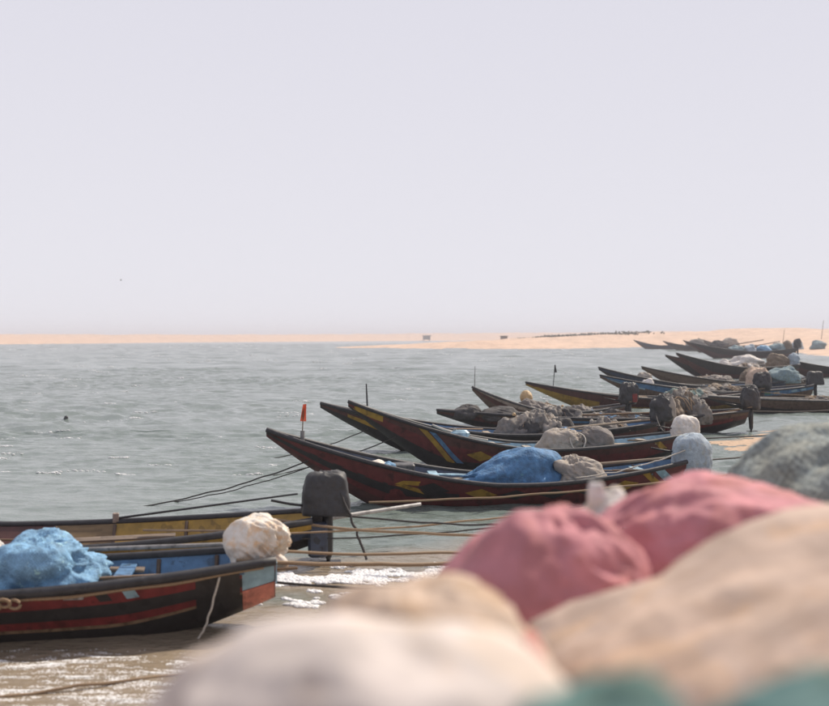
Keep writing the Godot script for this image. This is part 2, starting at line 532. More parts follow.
func boat(called: String, label: String, group: String, p: Dictionary) -> Node3D:
	var s: Vector2 = p.stern
	var b: Vector2 = p.bow
	p.length = s.distance_to(b)
	var dir := (b - s).normalized()
	var node := thing(called, label, "boat", at(s.x, 0.0, s.y), atan2(dir.y, dir.x), group)
	p.node = node
	var nt: int = p.get("nt", 30)
	for side in [-1.0, 1.0]:
		for band in p.bands:
			var v0: float = band[0]
			var v1: float = band[1]
			part(node, "strake", grid(nt, 3, func(u: float, w: float) -> Vector3:
				return hull(p, u, lerpf(v0, v1, w), side, 0.008 * (1.0 - w)), false, side > 0.0), M[band[2]])
		for pan in p.inside:
			var t0: float = pan[0]
			var t1: float = pan[1]
			part(node, "inner_panel", grid(int(maxf(3.0, nt * (t1 - t0))), 2, func(u: float, w: float) -> Vector3:
				var t := lerpf(t0, t1, u)
				return hull(p, t, lerpf(deck_v(p, t), 0.985, w), side, -minf(0.03, beam(p, t) * 0.4)), false, side < 0.0), M[pan[2]])
		var rp := []
		for i in nt + 1:
			rp.append(hull(p, float(i) / nt, 1.0, side, 0.012) + Vector3(0, 0.012, 0))
		part(node, "rail", tube(rp, p.get("rail_r", 0.048), 8), M[p.get("rail", "rail")])
	for dk in p.deck:
		var t0: float = dk[0]
		var t1: float = dk[1]
		part(node, "deck", grid(int(maxf(3.0, nt * (t1 - t0))), 6, func(u: float, w: float) -> Vector3:
			var t := lerpf(t0, t1, u)
			var q := hull(p, t, deck_v(p, t) + 0.01, 1.0, -minf(0.035, beam(p, t) * 0.45))
			q.z *= w * 2.0 - 1.0
			return q), M[dk[2]])
	# transom and stem cap
	var tv := PackedVector3Array()
	for e in [0.0, 1.0]:
		tv = PackedVector3Array()
		for i in 7: tv.append(hull(p, e, i / 6.0, -1.0))
		for i in 7: tv.append(hull(p, e, 1.0 - i / 6.0, 1.0))
		var ti := PackedInt32Array()
		for i in range(1, 13): ti.append_array([0, i, i + 1])
		part(node, "transom" if e == 0.0 else "stem_cap", from_arrays(tv, ti), M[p.get("transom", "black")] if e == 0.0 else M.rail)
	for t in p.get("thwarts", [0.12, 0.3, 0.5, 0.66]):
		var bz := beam(p, t) * 1.84
		part(node, "thwart", box(Vector3(0.2, 0.04, bz), Vector3(p.length * t, sheer(p, t) - 0.07, 0)), M[p.get("thwart", "pale_wood")])
	var g := RandomNumberGenerator.new()
	g.seed = int(absf(s.x) * 100.0) + int(s.y)
	for k in p.get("boards", 4):
		var t := g.randf_range(0.08, 0.6)
		var ln: float = p.length * g.randf_range(0.12, 0.26)
		var zz := g.randf_range(-0.6, 0.6) * beam(p, t)
		var o := part(node, "loose_board", box(Vector3(ln, 0.03, g.randf_range(0.08, 0.2)), Vector3.ZERO), M[["pale_wood", "wood", "grey_brown", p.get("thwart", "pale_wood")][k % 4]])
		o.position = Vector3(p.length * t, sheer(p, t) - g.randf_range(0.0, 0.09), zz)
		o.rotation = Vector3(g.randf_range(-0.2, 0.2), g.randf_range(-0.09, 0.09), g.randf_range(-0.04, 0.04))
	for t in p.get("ribs", []):
		for side in [-1.0, 1.0]:
			var pts := []
			for i in 5: pts.append(hull(p, t, lerpf(deck_v(p, t), 0.97, i / 4.0), side, -0.045))
			part(node, "rib", tube(pts, 0.028, 6), M[p.get("rib", "brown")])
	return node

# a point on a boat in world axes: t along, z across as a share of the half beam, dy above the deck
func aboard(p: Dictionary, t: float, zs: float, dy := 0.0) -> Vector3:
	var q := hull(p, t, deck_v(p, t) + 0.01, 1.0)
	q.z *= zs
	q.y += dy
	return p.node.transform * q

func on_rail(p: Dictionary, t: float, side: float, dy := 0.06) -> Vector3:
	return p.node.transform * (hull(p, t, 1.0, side) + Vector3(0, dy, 0))

# ------------------------------------------------------------------ boat gear
func motor(p: Dictionary, label: String, kind: String, sc := 1.0, seed_ := 1, mat_ := "tarp_black", group := "outboard motors on the boat sterns") -> Node3D:
	var q: Vector3 = p.node.transform * Vector3(-0.12 * sc, p.stern_h, 0)
	var o := thing("outboard_motor", label, "outboard motor", q, p.node.rotation.y, group)
	part(o, "clamp_bracket", box(Vector3(0.16, 0.3, 0.26) * sc, Vector3(0.03, -0.08, 0) * sc), M.motor_dark)
	part(o, "drive_leg", tube([Vector3(-0.12, 0.1, 0) * sc, Vector3(-0.14, -0.3, 0) * sc, Vector3(-0.15, -0.6, 0) * sc, Vector3(-0.15, -0.82, 0) * sc], 0.1 * sc, 8, 0.06 * sc), M.motor_dark)
	part(o, "cavitation_plate", box(Vector3(0.34, 0.025, 0.2) * sc, Vector3(-0.18, -0.72, 0) * sc), M.motor_dark)
	part(o, "tiller", tube([Vector3(0.1, 0.16, 0) * sc, Vector3(0.45, 0.2, 0.03) * sc, Vector3(0.75, 0.26, 0.05) * sc], 0.022 * sc, 6), M.motor_dark)
	var cov: ArrayMesh
	if kind == "box":
		cov = blob(Vector3(0.72, 0.66, 0.52) * sc, seed_, {"n": 6.0, "a1": 0.06, "a2": 0.03, "a3": 0.01, "fold": 0.07, "kf": 1.6, "neck": Vector3(0.1, 1, 0.1), "flat": 0.85, "sag": 0.14, "nu": 72, "nv": 44})
	elif kind == "round":
		cov = blob(Vector3(0.84, 0.98, 0.78) * sc, seed_, {"n": 2.5, "a1": 0.07, "a2": 0.03, "a3": 0.012, "fold": 0.15, "kf": 2.6, "neck": Vector3(0.15, -1, 0.1), "flat": 0.95, "sag": 0.0, "nu": 72, "nv": 44})
	else:
		cov = blob(Vector3(0.66, 0.78, 0.5) * sc, seed_, {"n": 3.2, "a1": 0.16, "a2": 0.08, "a3": 0.03, "fold": 0.16, "kf": 2.0, "neck": Vector3(0.2, 1, 0.1), "flat": 0.85, "sag": 0.1})
	var c := part(o, "cover", cov, M[mat_])
	if kind != "box":
		var ring := []
		for i in 17:
			var an := TAU * i / 16.0
			ring.append(Vector3(cos(an) * 0.25, 0.1 + 0.02 * sin(an * 3.0), sin(an) * 0.22) * sc)
		part(c, "tie_cord", tube(ring, 0.018 * sc, 5), M.cord_tan)
	c.position = Vector3(-0.12, 0.02 if kind != "round" else -0.42, 0) * sc
	return o

func rope(label: String, a: Vector3, b: Vector3, sag: float, r: float, m: String, group := "mooring ropes", called := "mooring_rope") -> MeshInstance3D:
	var pts := []
	var n := 28
	for i in n + 1:
		var t := float(i) / n
		var q := a.lerp(b, t) - a
		q.y -= sag * 4.0 * t * (1.0 - t)
		q += Vector3(0.02 * noise.get_noise_2d(t * 6.0, a.x * 9.0), 0.03 * noise.get_noise_2d(t * 5.0 + 30.0, b.x * 9.0), 0.0) * sin(PI * t)
		pts.append(q)
	return one(called, tube(pts, r, 6), M[m], label, "rope", a, 0.0, group)

func pole(called: String, label: String, a: Vector3, b: Vector3, r: float, m: String, group := "") -> MeshInstance3D:
	return one(called, tube([Vector3.ZERO, (b - a) * 0.35, (b - a) * 0.7, b - a], r, 7, r * 0.75), M[m], label, "pole", a, 0.0, group)

func cords(parent: Node3D, sz: Vector3, seed_: int, count: int, r: float, m: String) -> void:
	# loose cords lying over a heap: arcs over its top
	var g := RandomNumberGenerator.new()
	g.seed = seed_
	for k in count:
		var a := g.randf() * TAU
		var off := g.randf_range(-0.5, 0.5)
		var pts := []
		for i in 13:
			var s := -0.85 + 1.7 * i / 12.0
			var hgt := sqrt(maxf(0.0, 1.0 - s * s * 0.95 - off * off * 0.8))
			var q := Vector3(cos(a) * s - sin(a) * off, hgt * 0.97, sin(a) * s + cos(a) * off)
			pts.append(Vector3(q.x * sz.x * 0.5, q.y * sz.y, q.z * sz.z * 0.5) + Vector3(0, 0.02 * sin(i * 1.7 + k), 0))
		part(parent, "cord", tube(pts, r, 5), M[m])

func heap(label: String, pos: Vector3, sz: Vector3, seed_: int, mats: Array, lobes: int, group: String) -> Node3D:
	# a heap of bundled nets: overlapping soft folds, cords across them and a few small floats
	var g := RandomNumberGenerator.new()
	g.seed = seed_
	var o := thing("net_heap", label, "net heap", pos, 0.0, group)
	for k in lobes:
		var fx := -0.85 + 1.7 * (k + 0.5) / lobes
		var top := sz.y * (1.0 - 0.55 * fx * fx) * g.randf_range(0.75, 1.05)
		var c := part(o, "net_fold", blob(Vector3(sz.x * g.randf_range(0.28, 0.46), top, sz.z * g.randf_range(0.55, 0.8)), seed_ * 13 + k, {"a1": 0.25, "a2": 0.1, "a3": 0.03, "fold": 0.14, "kf": 2.0, "neck": Vector3(g.randf_range(-1, 1), g.randf_range(0.1, 0.9), g.randf_range(-0.6, 0.6))}), M[mats[k % mats.size()]])
		c.position = Vector3(fx * sz.x * 0.4, 0.0, g.randf_range(-0.22, 0.22) * sz.z)
	cords(o, sz * Vector3(0.92, 0.9, 0.8), seed_ + 3, 7, 0.016, "cord_tan")
	for k in 7:
		var f := part(o, "float", blob(Vector3(0.12, 0.1, 0.12), k, {"nu": 10, "nv": 8, "fold": 0.0, "a1": 0.05}), M[["cord_white", "float_yellow", "pale"][k % 3]])
		f.position = Vector3(g.randf_range(-0.35, 0.35) * sz.x, sz.y * g.randf_range(0.55, 0.85), g.randf_range(-0.4, 0.1) * sz.z)
	return o

func sack(label: String, pos: Vector3, sz: Vector3, m: String, seed_: int, o := {}, group := "", turn := 0.0, called := "net_sack") -> MeshInstance3D:
	return one(called, blob(sz, seed_, o), M[m], label, "sack" if called != "net_heap" else "net heap", pos, turn, group)

func _ready() -> void:
	# ---------------------------------------------------------------- camera, sky, sun, exposure
	var cam := Camera3D.new()
	cam.name = "camera"
	add_child(cam)
	var lens := CameraAttributesPhysical.new()
	lens.frustum_focal_length = 37.4
	lens.frustum_focus_distance = 27.0
	lens.frustum_near = 0.1
	lens.frustum_far = 9000.0
	lens.exposure_aperture = 0.93
	cam.attributes = lens
	cam.fov = 35.58
	cam.near = 0.1
	cam.far = 9000.0
	cam.position = Vector3(0, 3.5, 0)
	cam.rotation_degrees = Vector3(-0.83, 0, 0)
	cam.current = true
	var env := Environment.new()
	env.background_mode = Environment.BG_SKY
	var sky_m := ProceduralSkyMaterial.new()
	sky_m.sky_energy_multiplier = 0.93
	sky_m.ground_energy_multiplier = 0.93
	sky_m.sky_top_color = lin(0.65, 0.64, 0.745)
	sky_m.sky_horizon_color = lin(0.81, 0.805, 0.86)
	sky_m.sky_curve = 0.3
	sky_m.ground_bottom_color = lin(0.4, 0.4, 0.42)
	sky_m.ground_horizon_color = lin(0.81, 0.805, 0.86)
	sky_m.ground_curve = 0.05
	sky_m.sun_angle_max = 3.0
	var sky := Sky.new()
	sky.sky_material = sky_m
	env.sky = sky
	env.tonemap_mode = Environment.TONE_MAPPER_LINEAR
	env.tonemap_exposure = 1.2
	env.sdfgi_enabled = true
	env.ssao_enabled = true
	env.ssil_enabled = true
	env.fog_enabled = true
	env.fog_density = 0.0006
	env.fog_light_color = lin(0.8, 0.8, 0.86)
	var we := WorldEnvironment.new()
	we.name = "world_environment"
	we.environment = env
	add_child(we)
	var sun := DirectionalLight3D.new()
	sun.name = "sun"
	sun.light_energy = 1.6
	sun.light_angular_distance = 2.0
	sun.light_color = Color(1.0, 0.95, 0.88)
	sun.shadow_enabled = true
	add_child(sun)
	# behind the boats, to the right: the hulls shade the water on the side of the camera
	sun.look_at_from_position(Vector3(0.62, 0.92, -0.62), Vector3.ZERO)

	noise.noise_type = FastNoiseLite.TYPE_SIMPLEX_SMOOTH
	noise.frequency = 1.0
	noise.fractal_octaves = 2
	noise.seed = 11
	noise2.noise_type = FastNoiseLite.TYPE_SIMPLEX_SMOOTH
	noise2.frequency = 1.0
	noise2.fractal_octaves = 3
	noise2.seed = 77
	rng.seed = 4242
	make_materials()
	# ---------------------------------------------------------------- setting
	make_water()
	make_land()
	make_boats()
	make_foreground()
	make_far()
	make_foam()

func make_boats() -> void:
	var G := "fishing boats moored along the beach"
	# nearest: red and black stripes
	var R := {"stern": Vector2(-1.7, 13.4), "bow": Vector2(-10.8, 12.3), "tip": 1.7, "mid": 0.62, "stern_h": 0.84, "beam": 1.85, "nt": 48, "well": 0.2, "rail_r": 0.06,
		"bands": [[0.0, 0.42, "black"], [0.42, 0.47, "tan_line"], [0.47, 0.58, "red"], [0.58, 0.76, "black"], [0.76, 1.0, "red"]],
		"inside": [[0.0, 1.0, "blue"]], "deck": [[0.0, 0.1, "navy"], [0.1, 0.45, "light_blue"], [0.45, 1.0, "blue"]], "transom": "salmon", "thwarts": [0.05, 0.2, 0.42], "thwart": "blue", "ribs": [0.08, 0.16, 0.25, 0.34]}
	boat("striped_boat", "nearest boat, red and black striped, with salmon and light blue transom", G, R)
	decor(R, R.node, "painted_patch", [[0.215, 0.8], [0.2, 0.8], [0.21, 0.97], [0.225, 0.97]], M.black)
	decor(R, R.node, "painted_patch", [[0.183, 0.8], [0.168, 0.8], [0.176, 0.97], [0.191, 0.97]], M.light_blue)
	decor(R, R.node, "painted_patch", [[0.1, 0.16], [0.045, 0.16], [0.045, 0.97], [0.1, 0.97]], M.black)
	decor(R, R.node, "painted_patch", [[0.042, 0.5], [0.001, 0.5], [0.001, 0.98], [0.042, 0.98]], M.light_blue)
	decor(R, R.node, "painted_patch", [[0.042, 0.02], [0.001, 0.02], [0.001, 0.48], [0.042, 0.48]], M.salmon)
	var tp := part(R.node, "transom_panel", box(Vector3(0.02, 0.26, 0.62), Vector3(-0.012, 0.68, 0)), M.light_blue)
	tp.set_meta("label", "light blue upper panel of the transom")
	part(R.node, "cleat", box(Vector3(0.22, 0.045, 0.05), hull(R, 0.245, 0.9, -1.0, 0.03)), M.metal)
	# yellow boat behind it
	var Y := {"stern": Vector2(-1.6, 17.0), "bow": Vector2(-12.0, 15.9), "tip": 1.5, "mid": 0.47, "stern_h": 0.72, "beam": 2.3, "nt": 44, "well": 0.36, "rail_r": 0.055,
		"bands": [[0.0, 0.4, "black"], [0.4, 0.7, "navy"], [0.7, 1.0, "yellow"]],
		"inside": [[0.0, 0.19, "yellow"], [0.19, 0.3, "yellow"], [0.3, 0.39, "tan"], [0.39, 1.0, "maroon"]], "deck": [[0.0, 1.0, "maroon"]], "transom": "navy", "thwarts": [0.5], "thwart": "brown", "ribs": [0.19, 0.3, 0.39, 0.5]}
	boat("yellow_boat", "boat with yellow inner side lying just behind the nearest striped boat", G, Y)
	part(Y.node, "stern_block", box(Vector3(0.3, 0.5, 0.8), Vector3(-0.1, 0.4, 0)), M.navy)
	motor(Y, "outboard motor under an angular black tarp on the yellow boat", "box", 0.98, 6, "tarp_black")
	# the boat with diamonds
	var A := {"stern": Vector2(5.72, 23.6), "bow": Vector2(-3.1, 23.0), "tip": 1.55, "mid": 0.47, "stern_h": 0.86, "beam": 2.0, "nt": 48, "well": 0.22,
		"bands": [[0.0, 0.3, "maroon"], [0.3, 0.65, "dark_red"], [0.65, 1.0, "dark_red"]],
		"inside": [[0.0, 0.4, "blue"], [0.4, 1.0, "navy"]], "deck": [[0.0, 0.3, "maroon"], [0.3, 0.7, "light_blue"], [0.7, 0.86, "pale"], [0.86, 1.0, "blue"]], "transom": "black", "thwarts": [0.1, 0.24, 0.6, 0.72], "thwart": "light_blue", "ribs": [0.1, 0.2]}
	boat("diamond_boat", "long dark red boat with yellow and black diamonds along its side", G, A)
	for q in [[0.61, "black"], [0.5, "yellow"], [0.42, "black"], [0.33, "black"], [0.235, "black"], [0.16, "yellow"]]:
		var t: float = q[0]
		decor(A, A.node, "painted_diamond", [[t + 0.038, 0.71], [t, 0.55], [t - 0.038, 0.71], [t, 0.87]], M[q[1]])
	decor(A, A.node, "painted_arrow", [[0.7, 0.68], [0.63, 0.56], [0.645, 0.68], [0.68, 0.72]], M.yellow)
	decor(A, A.node, "painted_arrow", [[0.7, 0.7], [0.645, 0.74], [0.64, 0.85], [0.68, 0.8]], M.yellow)
	decor(A, A.node, "painted_stripe", [[0.118, 0.98], [0.1, 0.98], [0.062, 0.5], [0.08, 0.5]], M.yellow)
	decor(A, A.node, "painted_stripe", [[0.085, 0.98], [0.062, 0.98], [0.03, 0.5], [0.053, 0.5]], M.light_blue)
	decor(A, A.node, "painted_stripe", [[1.0, 0.42], [0.55, 0.48], [0.55, 0.66], [1.0, 0.7]], M.black, -1.0, 0.009)
	motor(A, "outboard motor under a round bluish white sack on the diamond boat", "round", 1.0, 8, "sack_bluewhite")
	# two bows side by side behind it
	var B := {"stern": Vector2(7.3, 30.5), "bow": Vector2(-1.78, 29.5), "tip": 1.76, "mid": 0.5, "stern_h": 0.8, "beam": 2.1, "nt": 40, "well": 0.2,
		"bands": [[0.0, 0.4, "black"], [0.4, 0.75, "dark_red"], [0.75, 1.0, "maroon"]],
		"inside": [[0.0, 1.0, "light_blue"]], "deck": [[0.0, 0.12, "maroon"], [0.12, 0.9, "light_blue"], [0.9, 1.0, "pale"]], "transom": "black", "thwarts": [0.1, 0.22, 0.45, 0.56, 0.7], "thwart": "pale"}
	boat("blue_decked_boat", "dark red boat with light blue deck and yellow band below its bow tip", G, B)
	decor(B, B.node, "painted_stripe", [[0.985, 0.3], [0.9, 0.62], [0.9, 0.92], [0.985, 0.85]], M.yellow)
	decor(B, B.node, "painted_stripe", [[0.8, 0.95], [0.775, 0.95], [0.69, 0.35], [0.715, 0.35]], M.yellow)
	decor(B, B.node, "painted_stripe", [[0.77, 0.95], [0.75, 0.95], [0.665, 0.35], [0.685, 0.35]], M.blue)
	decor(B, B.node, "painted_diamond", [[0.66, 0.6], [0.62, 0.45], [0.58, 0.6], [0.62, 0.75]], M.yellow)
	decor(B, B.node, "painted_stripe", [[0.1, 0.98], [0.08, 0.98], [0.045, 0.5], [0.065, 0.5]], M.yellow)
	motor(B, "outboard motor under a small plain white sack beside the sand tongue", "round", 0.92, 12, "sack_white")
	var C := {"stern": Vector2(7.55, 34.6), "bow": Vector2(-2.9, 33.8), "tip": 1.46, "mid": 0.52, "stern_h": 0.82, "beam": 2.2, "nt": 36, "well": 0.22,
		"bands": [[0.0, 0.5, "black"], [0.5, 0.8, "maroon"], [0.8, 1.0, "black"]],
		"inside": [[0.0, 1.0, "blue"]], "deck": [[0.0, 0.5, "blue"], [0.5, 1.0, "navy"]], "transom": "black", "thwarts": [0.1, 0.3, 0.5, 0.7]}
	boat("dark_boat", "dark boat whose tip pokes out left of the yellow banded bow", G, C)
	decor(C, C.node, "painted_stripe", [[0.92, 0.5], [0.78, 0.4], [0.78, 0.62], [0.92, 0.72]], M.yellow)
	var mc := motor(C, "outboard motor wrapped in a torn black tarp with a pale rag", "torn", 1.0, 14, "tarp_black")
	var rag := part(mc, "rag", blob(Vector3(0.3, 0.62, 0.2), 142, {"a1": 0.25, "fold": 0.2, "nu": 32, "nv": 22}), M.sack_grey)
	rag.position = Vector3(-0.36, 0.1, -0.16)
	var K := {"stern": Vector2(12.1, 40.4), "bow": Vector2(0.8, 39.6), "tip": 0.86, "mid": 0.58, "stern_h": 0.8, "beam": 2.2, "nt": 34, "well": 0.3,
		"bands": [[0.0, 0.45, "black"], [0.45, 0.75, "maroon"], [0.75, 1.0, "brown"]],
		"inside": [[0.0, 0.4, "maroon"], [0.4, 0.75, "blue"], [0.75, 1.0, "navy"]], "deck": [[0.0, 1.0, "brown"]], "transom": "brown", "thwarts": [0.06, 0.25, 0.5, 0.7], "thwart": "wood"}
	boat("brown_boat", "low brown and maroon boat with its stern against the sand tongue", G, K)
	motor(K, "outboard motor under a crumpled black tarp on the low brown boat", "torn", 1.05, 17, "tarp_black")
	var N := {"stern": Vector2(8.4, 44.4), "bow": Vector2(2.3, 43.8), "tip": 1.5, "mid": 0.5, "stern_h": 0.75, "beam": 1.7, "nt": 26,
		"bands": [[0.0, 0.5, "brown"], [0.5, 0.8, "maroon"], [0.8, 1.0, "grey_brown"]],
		"inside": [[0.0, 1.0, "grey_brown"]], "deck": [[0.0, 1.0, "grey_brown"]], "transom": "brown", "rail": "rail_grey", "thwarts": [0.2, 0.5]}
	boat("weathered_boat", "short weathered grey brown boat with a thin bow pole, among the net heaps", G, N)
	var mn := motor(N, "outboard motor with a black cover and a red side below the brown bow", "torn", 1.1, 19, "tarp_black")
	part(mn, "red_panel", box(Vector3(0.2, 0.34, 0.05), Vector3(-0.3, 0.3, -0.27), 0.3), M.motor_red)
	var D := {"stern": Vector2(17.0, 54.6), "bow": Vector2(5.4, 53.4), "tip": 1.3, "mid": 0.5, "stern_h": 0.8, "beam": 2.2, "nt": 26,
		"bands": [[0.0, 0.45, "yellow"], [0.45, 0.75, "maroon"], [0.75, 1.0, "maroon"]],
		"inside": [[0.0, 1.0, "brown"]], "deck": [[0.0, 1.0, "blue"]], "transom": "brown", "thwarts": [0.2, 0.5]}
	boat("brown_bow_boat", "boat with brown and yellow bow carrying a short black flag pole", G, D)
	motor(D, "outboard motor under a black tarp in front of the blue sided boat", "torn", 1.15, 23, "tarp_black")
	var E := {"stern": Vector2(21.2, 58.9), "bow": Vector2(9.8, 58.1), "tip": 1.48, "mid": 0.62, "stern_h": 0.9, "beam": 2.2, "nt": 26,
		"bands": [[0.0, 0.5, "brown"], [0.5, 0.7, "brown"], [0.7, 1.0, "blue"]],
		"inside": [[0.0, 1.0, "navy"]], "deck": [[0.0, 1.0, "blue"]], "transom": "navy", "thwarts": [0.2, 0.5, 0.7]}
	boat("blue_sided_boat", "boat with blue painted upper side, front one of the blue pair of bows", G, E)
	motor(E, "outboard motor under a dark grey tarp at the right edge of the picture", "box", 1.1, 27, "tarp_black")
	for k in 12:
		var tt := 0.04 + 0.045 * k
		decor(E, E.node, "painted_patch", [[tt + 0.03, 0.78], [tt, 0.76], [tt + 0.004, 0.92], [tt + 0.034, 0.9]], M[["light_blue", "blue", "teal_paint", "light_blue", "pale"][(k * 3) % 5]])
	decor(E, E.node, "painted_stripe", [[0.97, 0.5], [0.8, 0.62], [0.8, 0.7], [0.97, 0.62]], M.light_blue)
	decor(D, D.node, "painted_stripe", [[0.96, 0.25], [0.7, 0.4], [0.7, 0.62], [0.96, 0.55]], M.yellow)
	decor(N, N.node, "painted_stripe", [[0.98, 0.8], [0.6, 0.86], [0.6, 0.97], [0.98, 0.97]], M.pinkish)
	decor(K, K.node, "painted_stripe", [[0.6, 0.8], [0.35, 0.8], [0.35, 0.9], [0.6, 0.9]], M.blue)
	decor(K, K.node, "painted_stripe", [[0.3, 0.45], [0.05, 0.5], [0.05, 0.62], [0.3, 0.57]], M.red)
	var E2 := {"stern": Vector2(21.8, 65.0), "bow": Vector2(10.75, 64.2), "tip": 1.72, "mid": 0.62, "stern_h": 0.9, "beam": 2.2, "nt": 24,
		"bands": [[0.0, 0.5, "black"], [0.5, 1.0, "navy"]], "inside": [[0.0, 1.0, "blue"]], "deck": [[0.0, 1.0, "navy"]], "thwarts": [0.5, 0.7]}
	boat("navy_boat", "navy boat, rear one of the blue pair of bows", G, E2)
	var F := {"stern": Vector2(25.5, 69.9), "bow": Vector2(14.3, 69.2), "tip": 1.62, "mid": 0.66, "stern_h": 0.9, "beam": 2.3, "nt": 24,
		"bands": [[0.0, 0.5, "brown"], [0.5, 1.0, "grey_brown"]], "inside": [[0.0, 1.0, "navy"]], "deck": [[0.0, 0.6, "grey_brown"], [0.6, 1.0, "light_blue"]], "thwarts": [0.3, 0.5, 0.7]}
	boat("pale_decked_boat", "dark hulled boat with pale blue foredeck, right of the blue pair of bows", G, F)
	var Q := {"stern": Vector2(24.5, 52.0), "bow": Vector2(13.6, 50.8), "tip": 0.75, "mid": 0.54, "stern_h": 0.8, "beam": 1.9, "nt": 22, "well": 0.15,
		"bands": [[0.0, 0.5, "black"], [0.5, 1.0, "brown"]], "inside": [[0.0, 1.0, "brown"]], "deck": [[0.0, 1.0, "brown"]], "rail": "rail_grey", "thwarts": [0.3, 0.6]}
	boat("low_plank_boat", "low bare plank boat lying along the sand tongue at the right edge", G, Q)
	var H1 := {"stern": Vector2(32.3, 92.8), "bow": Vector2(21.8, 91.6), "tip": 2.16, "mid": 0.95, "stern_h": 1.2, "beam": 2.5, "nt": 22,
		"bands": [[0.0, 0.5, "maroon"], [0.5, 1.0, "black"]], "inside": [[0.0, 1.0, "pinkish"]], "deck": [[0.0, 1.0, "pinkish"]], "thwarts": [0.3, 0.5, 0.7]}
	boat("pink_decked_boat", "dark boat with pale pinkish inside beyond the blue sided boat", G, H1)
	var H2 := {"stern": Vector2(33.4, 99.6), "bow": Vector2(22.5, 98.6), "tip": 1.88, "mid": 0.95, "stern_h": 1.2, "beam": 2.5, "nt": 22,
		"bands": [[0.0, 0.5, "black"], [0.5, 1.0, "maroon"]], "inside": [[0.0, 1.0, "brown"]], "deck": [[0.0, 1.0, "brown"]], "thwarts": [0.5]}
	boat("maroon_boat", "maroon boat close behind the boat with the pinkish inside", G, H2)
	var H3 := {"stern": Vector2(42.2, 95.8), "bow": Vector2(31.2, 94.6), "tip": 1.75, "mid": 0.75, "stern_h": 1.1, "beam": 2.6, "nt": 22,
		"bands": [[0.0, 0.5, "maroon"], [0.5, 1.0, "black"]], "inside": [[0.0, 1.0, "blue"]], "deck": [[0.0, 1.0, "light_blue"]], "thwarts": [0.5]}
	boat("edge_boat", "dark boat with bright blue deck cut off by the right edge", G, H3)
	var S1 := {"stern": Vector2(61.2, 177.0), "bow": Vector2(43.3, 175.0), "tip": 2.75, "mid": 1.2, "stern_h": 1.7, "beam": 3.4, "nt": 20,
		"bands": [[0.0, 0.5, "maroon"], [0.5, 1.0, "black"]], "inside": [[0.0, 1.0, "brown"]], "deck": [[0.0, 1.0, "brown"]], "thwarts": [0.5]}
	boat("far_laden_boat", "big dark boat laden with a row of blue bundles near the far sand", G, S1)
	var far_boats := [[61.5, 309.0, 75.5, 310.5, 2.7, "leftmost dark boat of the far group by the sand", "navy"], [62.1, 275.0, 77.0, 276.0, 2.5, "second dark boat from the left in the far group", "black"], [58.6, 240.0, 73.0, 241.0, 2.8, "dark boat just behind the big laden boat in the far group", "navy"], [75.0, 291.0, 91.0, 292.0, 3.2, "pale grey boat rearmost in the far group on the sand", "grey_brown"]]
	for fb in far_boats:
		var P := {"stern": Vector2(fb[2], fb[3]), "bow": Vector2(fb[0], fb[1]), "tip": fb[4], "mid": 1.1, "stern_h": 1.4, "beam": 3.2, "nt": 16,
			"bands": [[0.0, 0.5, "brown"], [0.5, 1.0, fb[6]]], "inside": [[0.0, 1.0, "brown"]], "deck": [[0.0, 1.0, "brown"]], "thwarts": [0.5]}
		boat("far_boat", fb[5], G, P)
	# ---------------------------------------------------------------- cargo
	var GS := "net sacks and bundles lying in the boats"
	var fo := {"a1": 0.16, "a2": 0.05, "fold": 0.1, "kf": 2.4}
	sack("big bright blue net sack in the nearest striped boat", aboard(R, 0.30, -0.15, -0.03), Vector3(1.35, 0.74, 1.15), "blue_net", 3, {"a1": 0.18, "a2": 0.07, "fold": 0.17, "kf": 1.7, "neck": Vector3(0.75, 0.6, -0.2), "nu": 84, "nv": 50}, GS)
	sack("bright blue net sack cut by the left edge in the nearest boat", aboard(R, 0.435, -0.1, -0.03), Vector3(1.2, 0.68, 1.1), "blue_net", 5, {"a1": 0.18, "fold": 0.12, "kf": 1.8, "neck": Vector3(-0.7, 0.7, -0.1)}, GS)
	sack("small white bundle tucked between the two bright blue sacks", aboard(R, 0.375, 0.3, 0.38), Vector3(0.34, 0.26, 0.34), "sack_white", 7, fo, GS)
	sack("stained white sack tied at its lower right on the nearest stern", aboard(R, 0.025, 0.1, 0.02), Vector3(0.72, 0.68, 0.66), "sack_stained", 4, {"a1": 0.1, "a2": 0.04, "fold": 0.24, "kf": 2.6, "a3": 0.004, "neck": Vector3(0.8, -0.55, 0.25), "tuft": 0.75, "flat": 0.8, "sag": -0.05, "nu": 100, "nv": 64}, GS)
	sack("large deep blue net sack amidships in the diamond boat", aboard(A, 0.415, 0.05, -0.04), Vector3(2.35, 0.95, 1.25), "deep_blue_net", 41, {"a1": 0.14, "a2": 0.06, "fold": 0.17, "kf": 2.6, "neck": Vector3(-0.9, -0.2, -0.4), "sag": 0.12, "wedge": 0.5, "nu": 84, "nv": 50}, GS)
	sack("grey brown tied sack behind the deep blue sack", aboard(A, 0.25, -0.1, -0.03), Vector3(1.15, 0.62, 0.95), "sack_grey", 13, {"a1": 0.12, "fold": 0.22, "kf": 2.8, "neck": Vector3(-0.75, 0.35, 0.5), "tuft": 0.25, "wedge": -0.25}, GS)
	var tied := thing("net_sack", "long grey sack tied with a white cord in the blue decked boat", "sack", aboard(B, 0.37, -0.1, -0.02), 0.0, GS)
	part(tied, "sackcloth", blob(Vector3(1.3, 0.66, 0.9), 15, {"a1": 0.16, "fold": 0.2, "neck": Vector3(0.95, 0.2, 0)}), M.sack_grey)
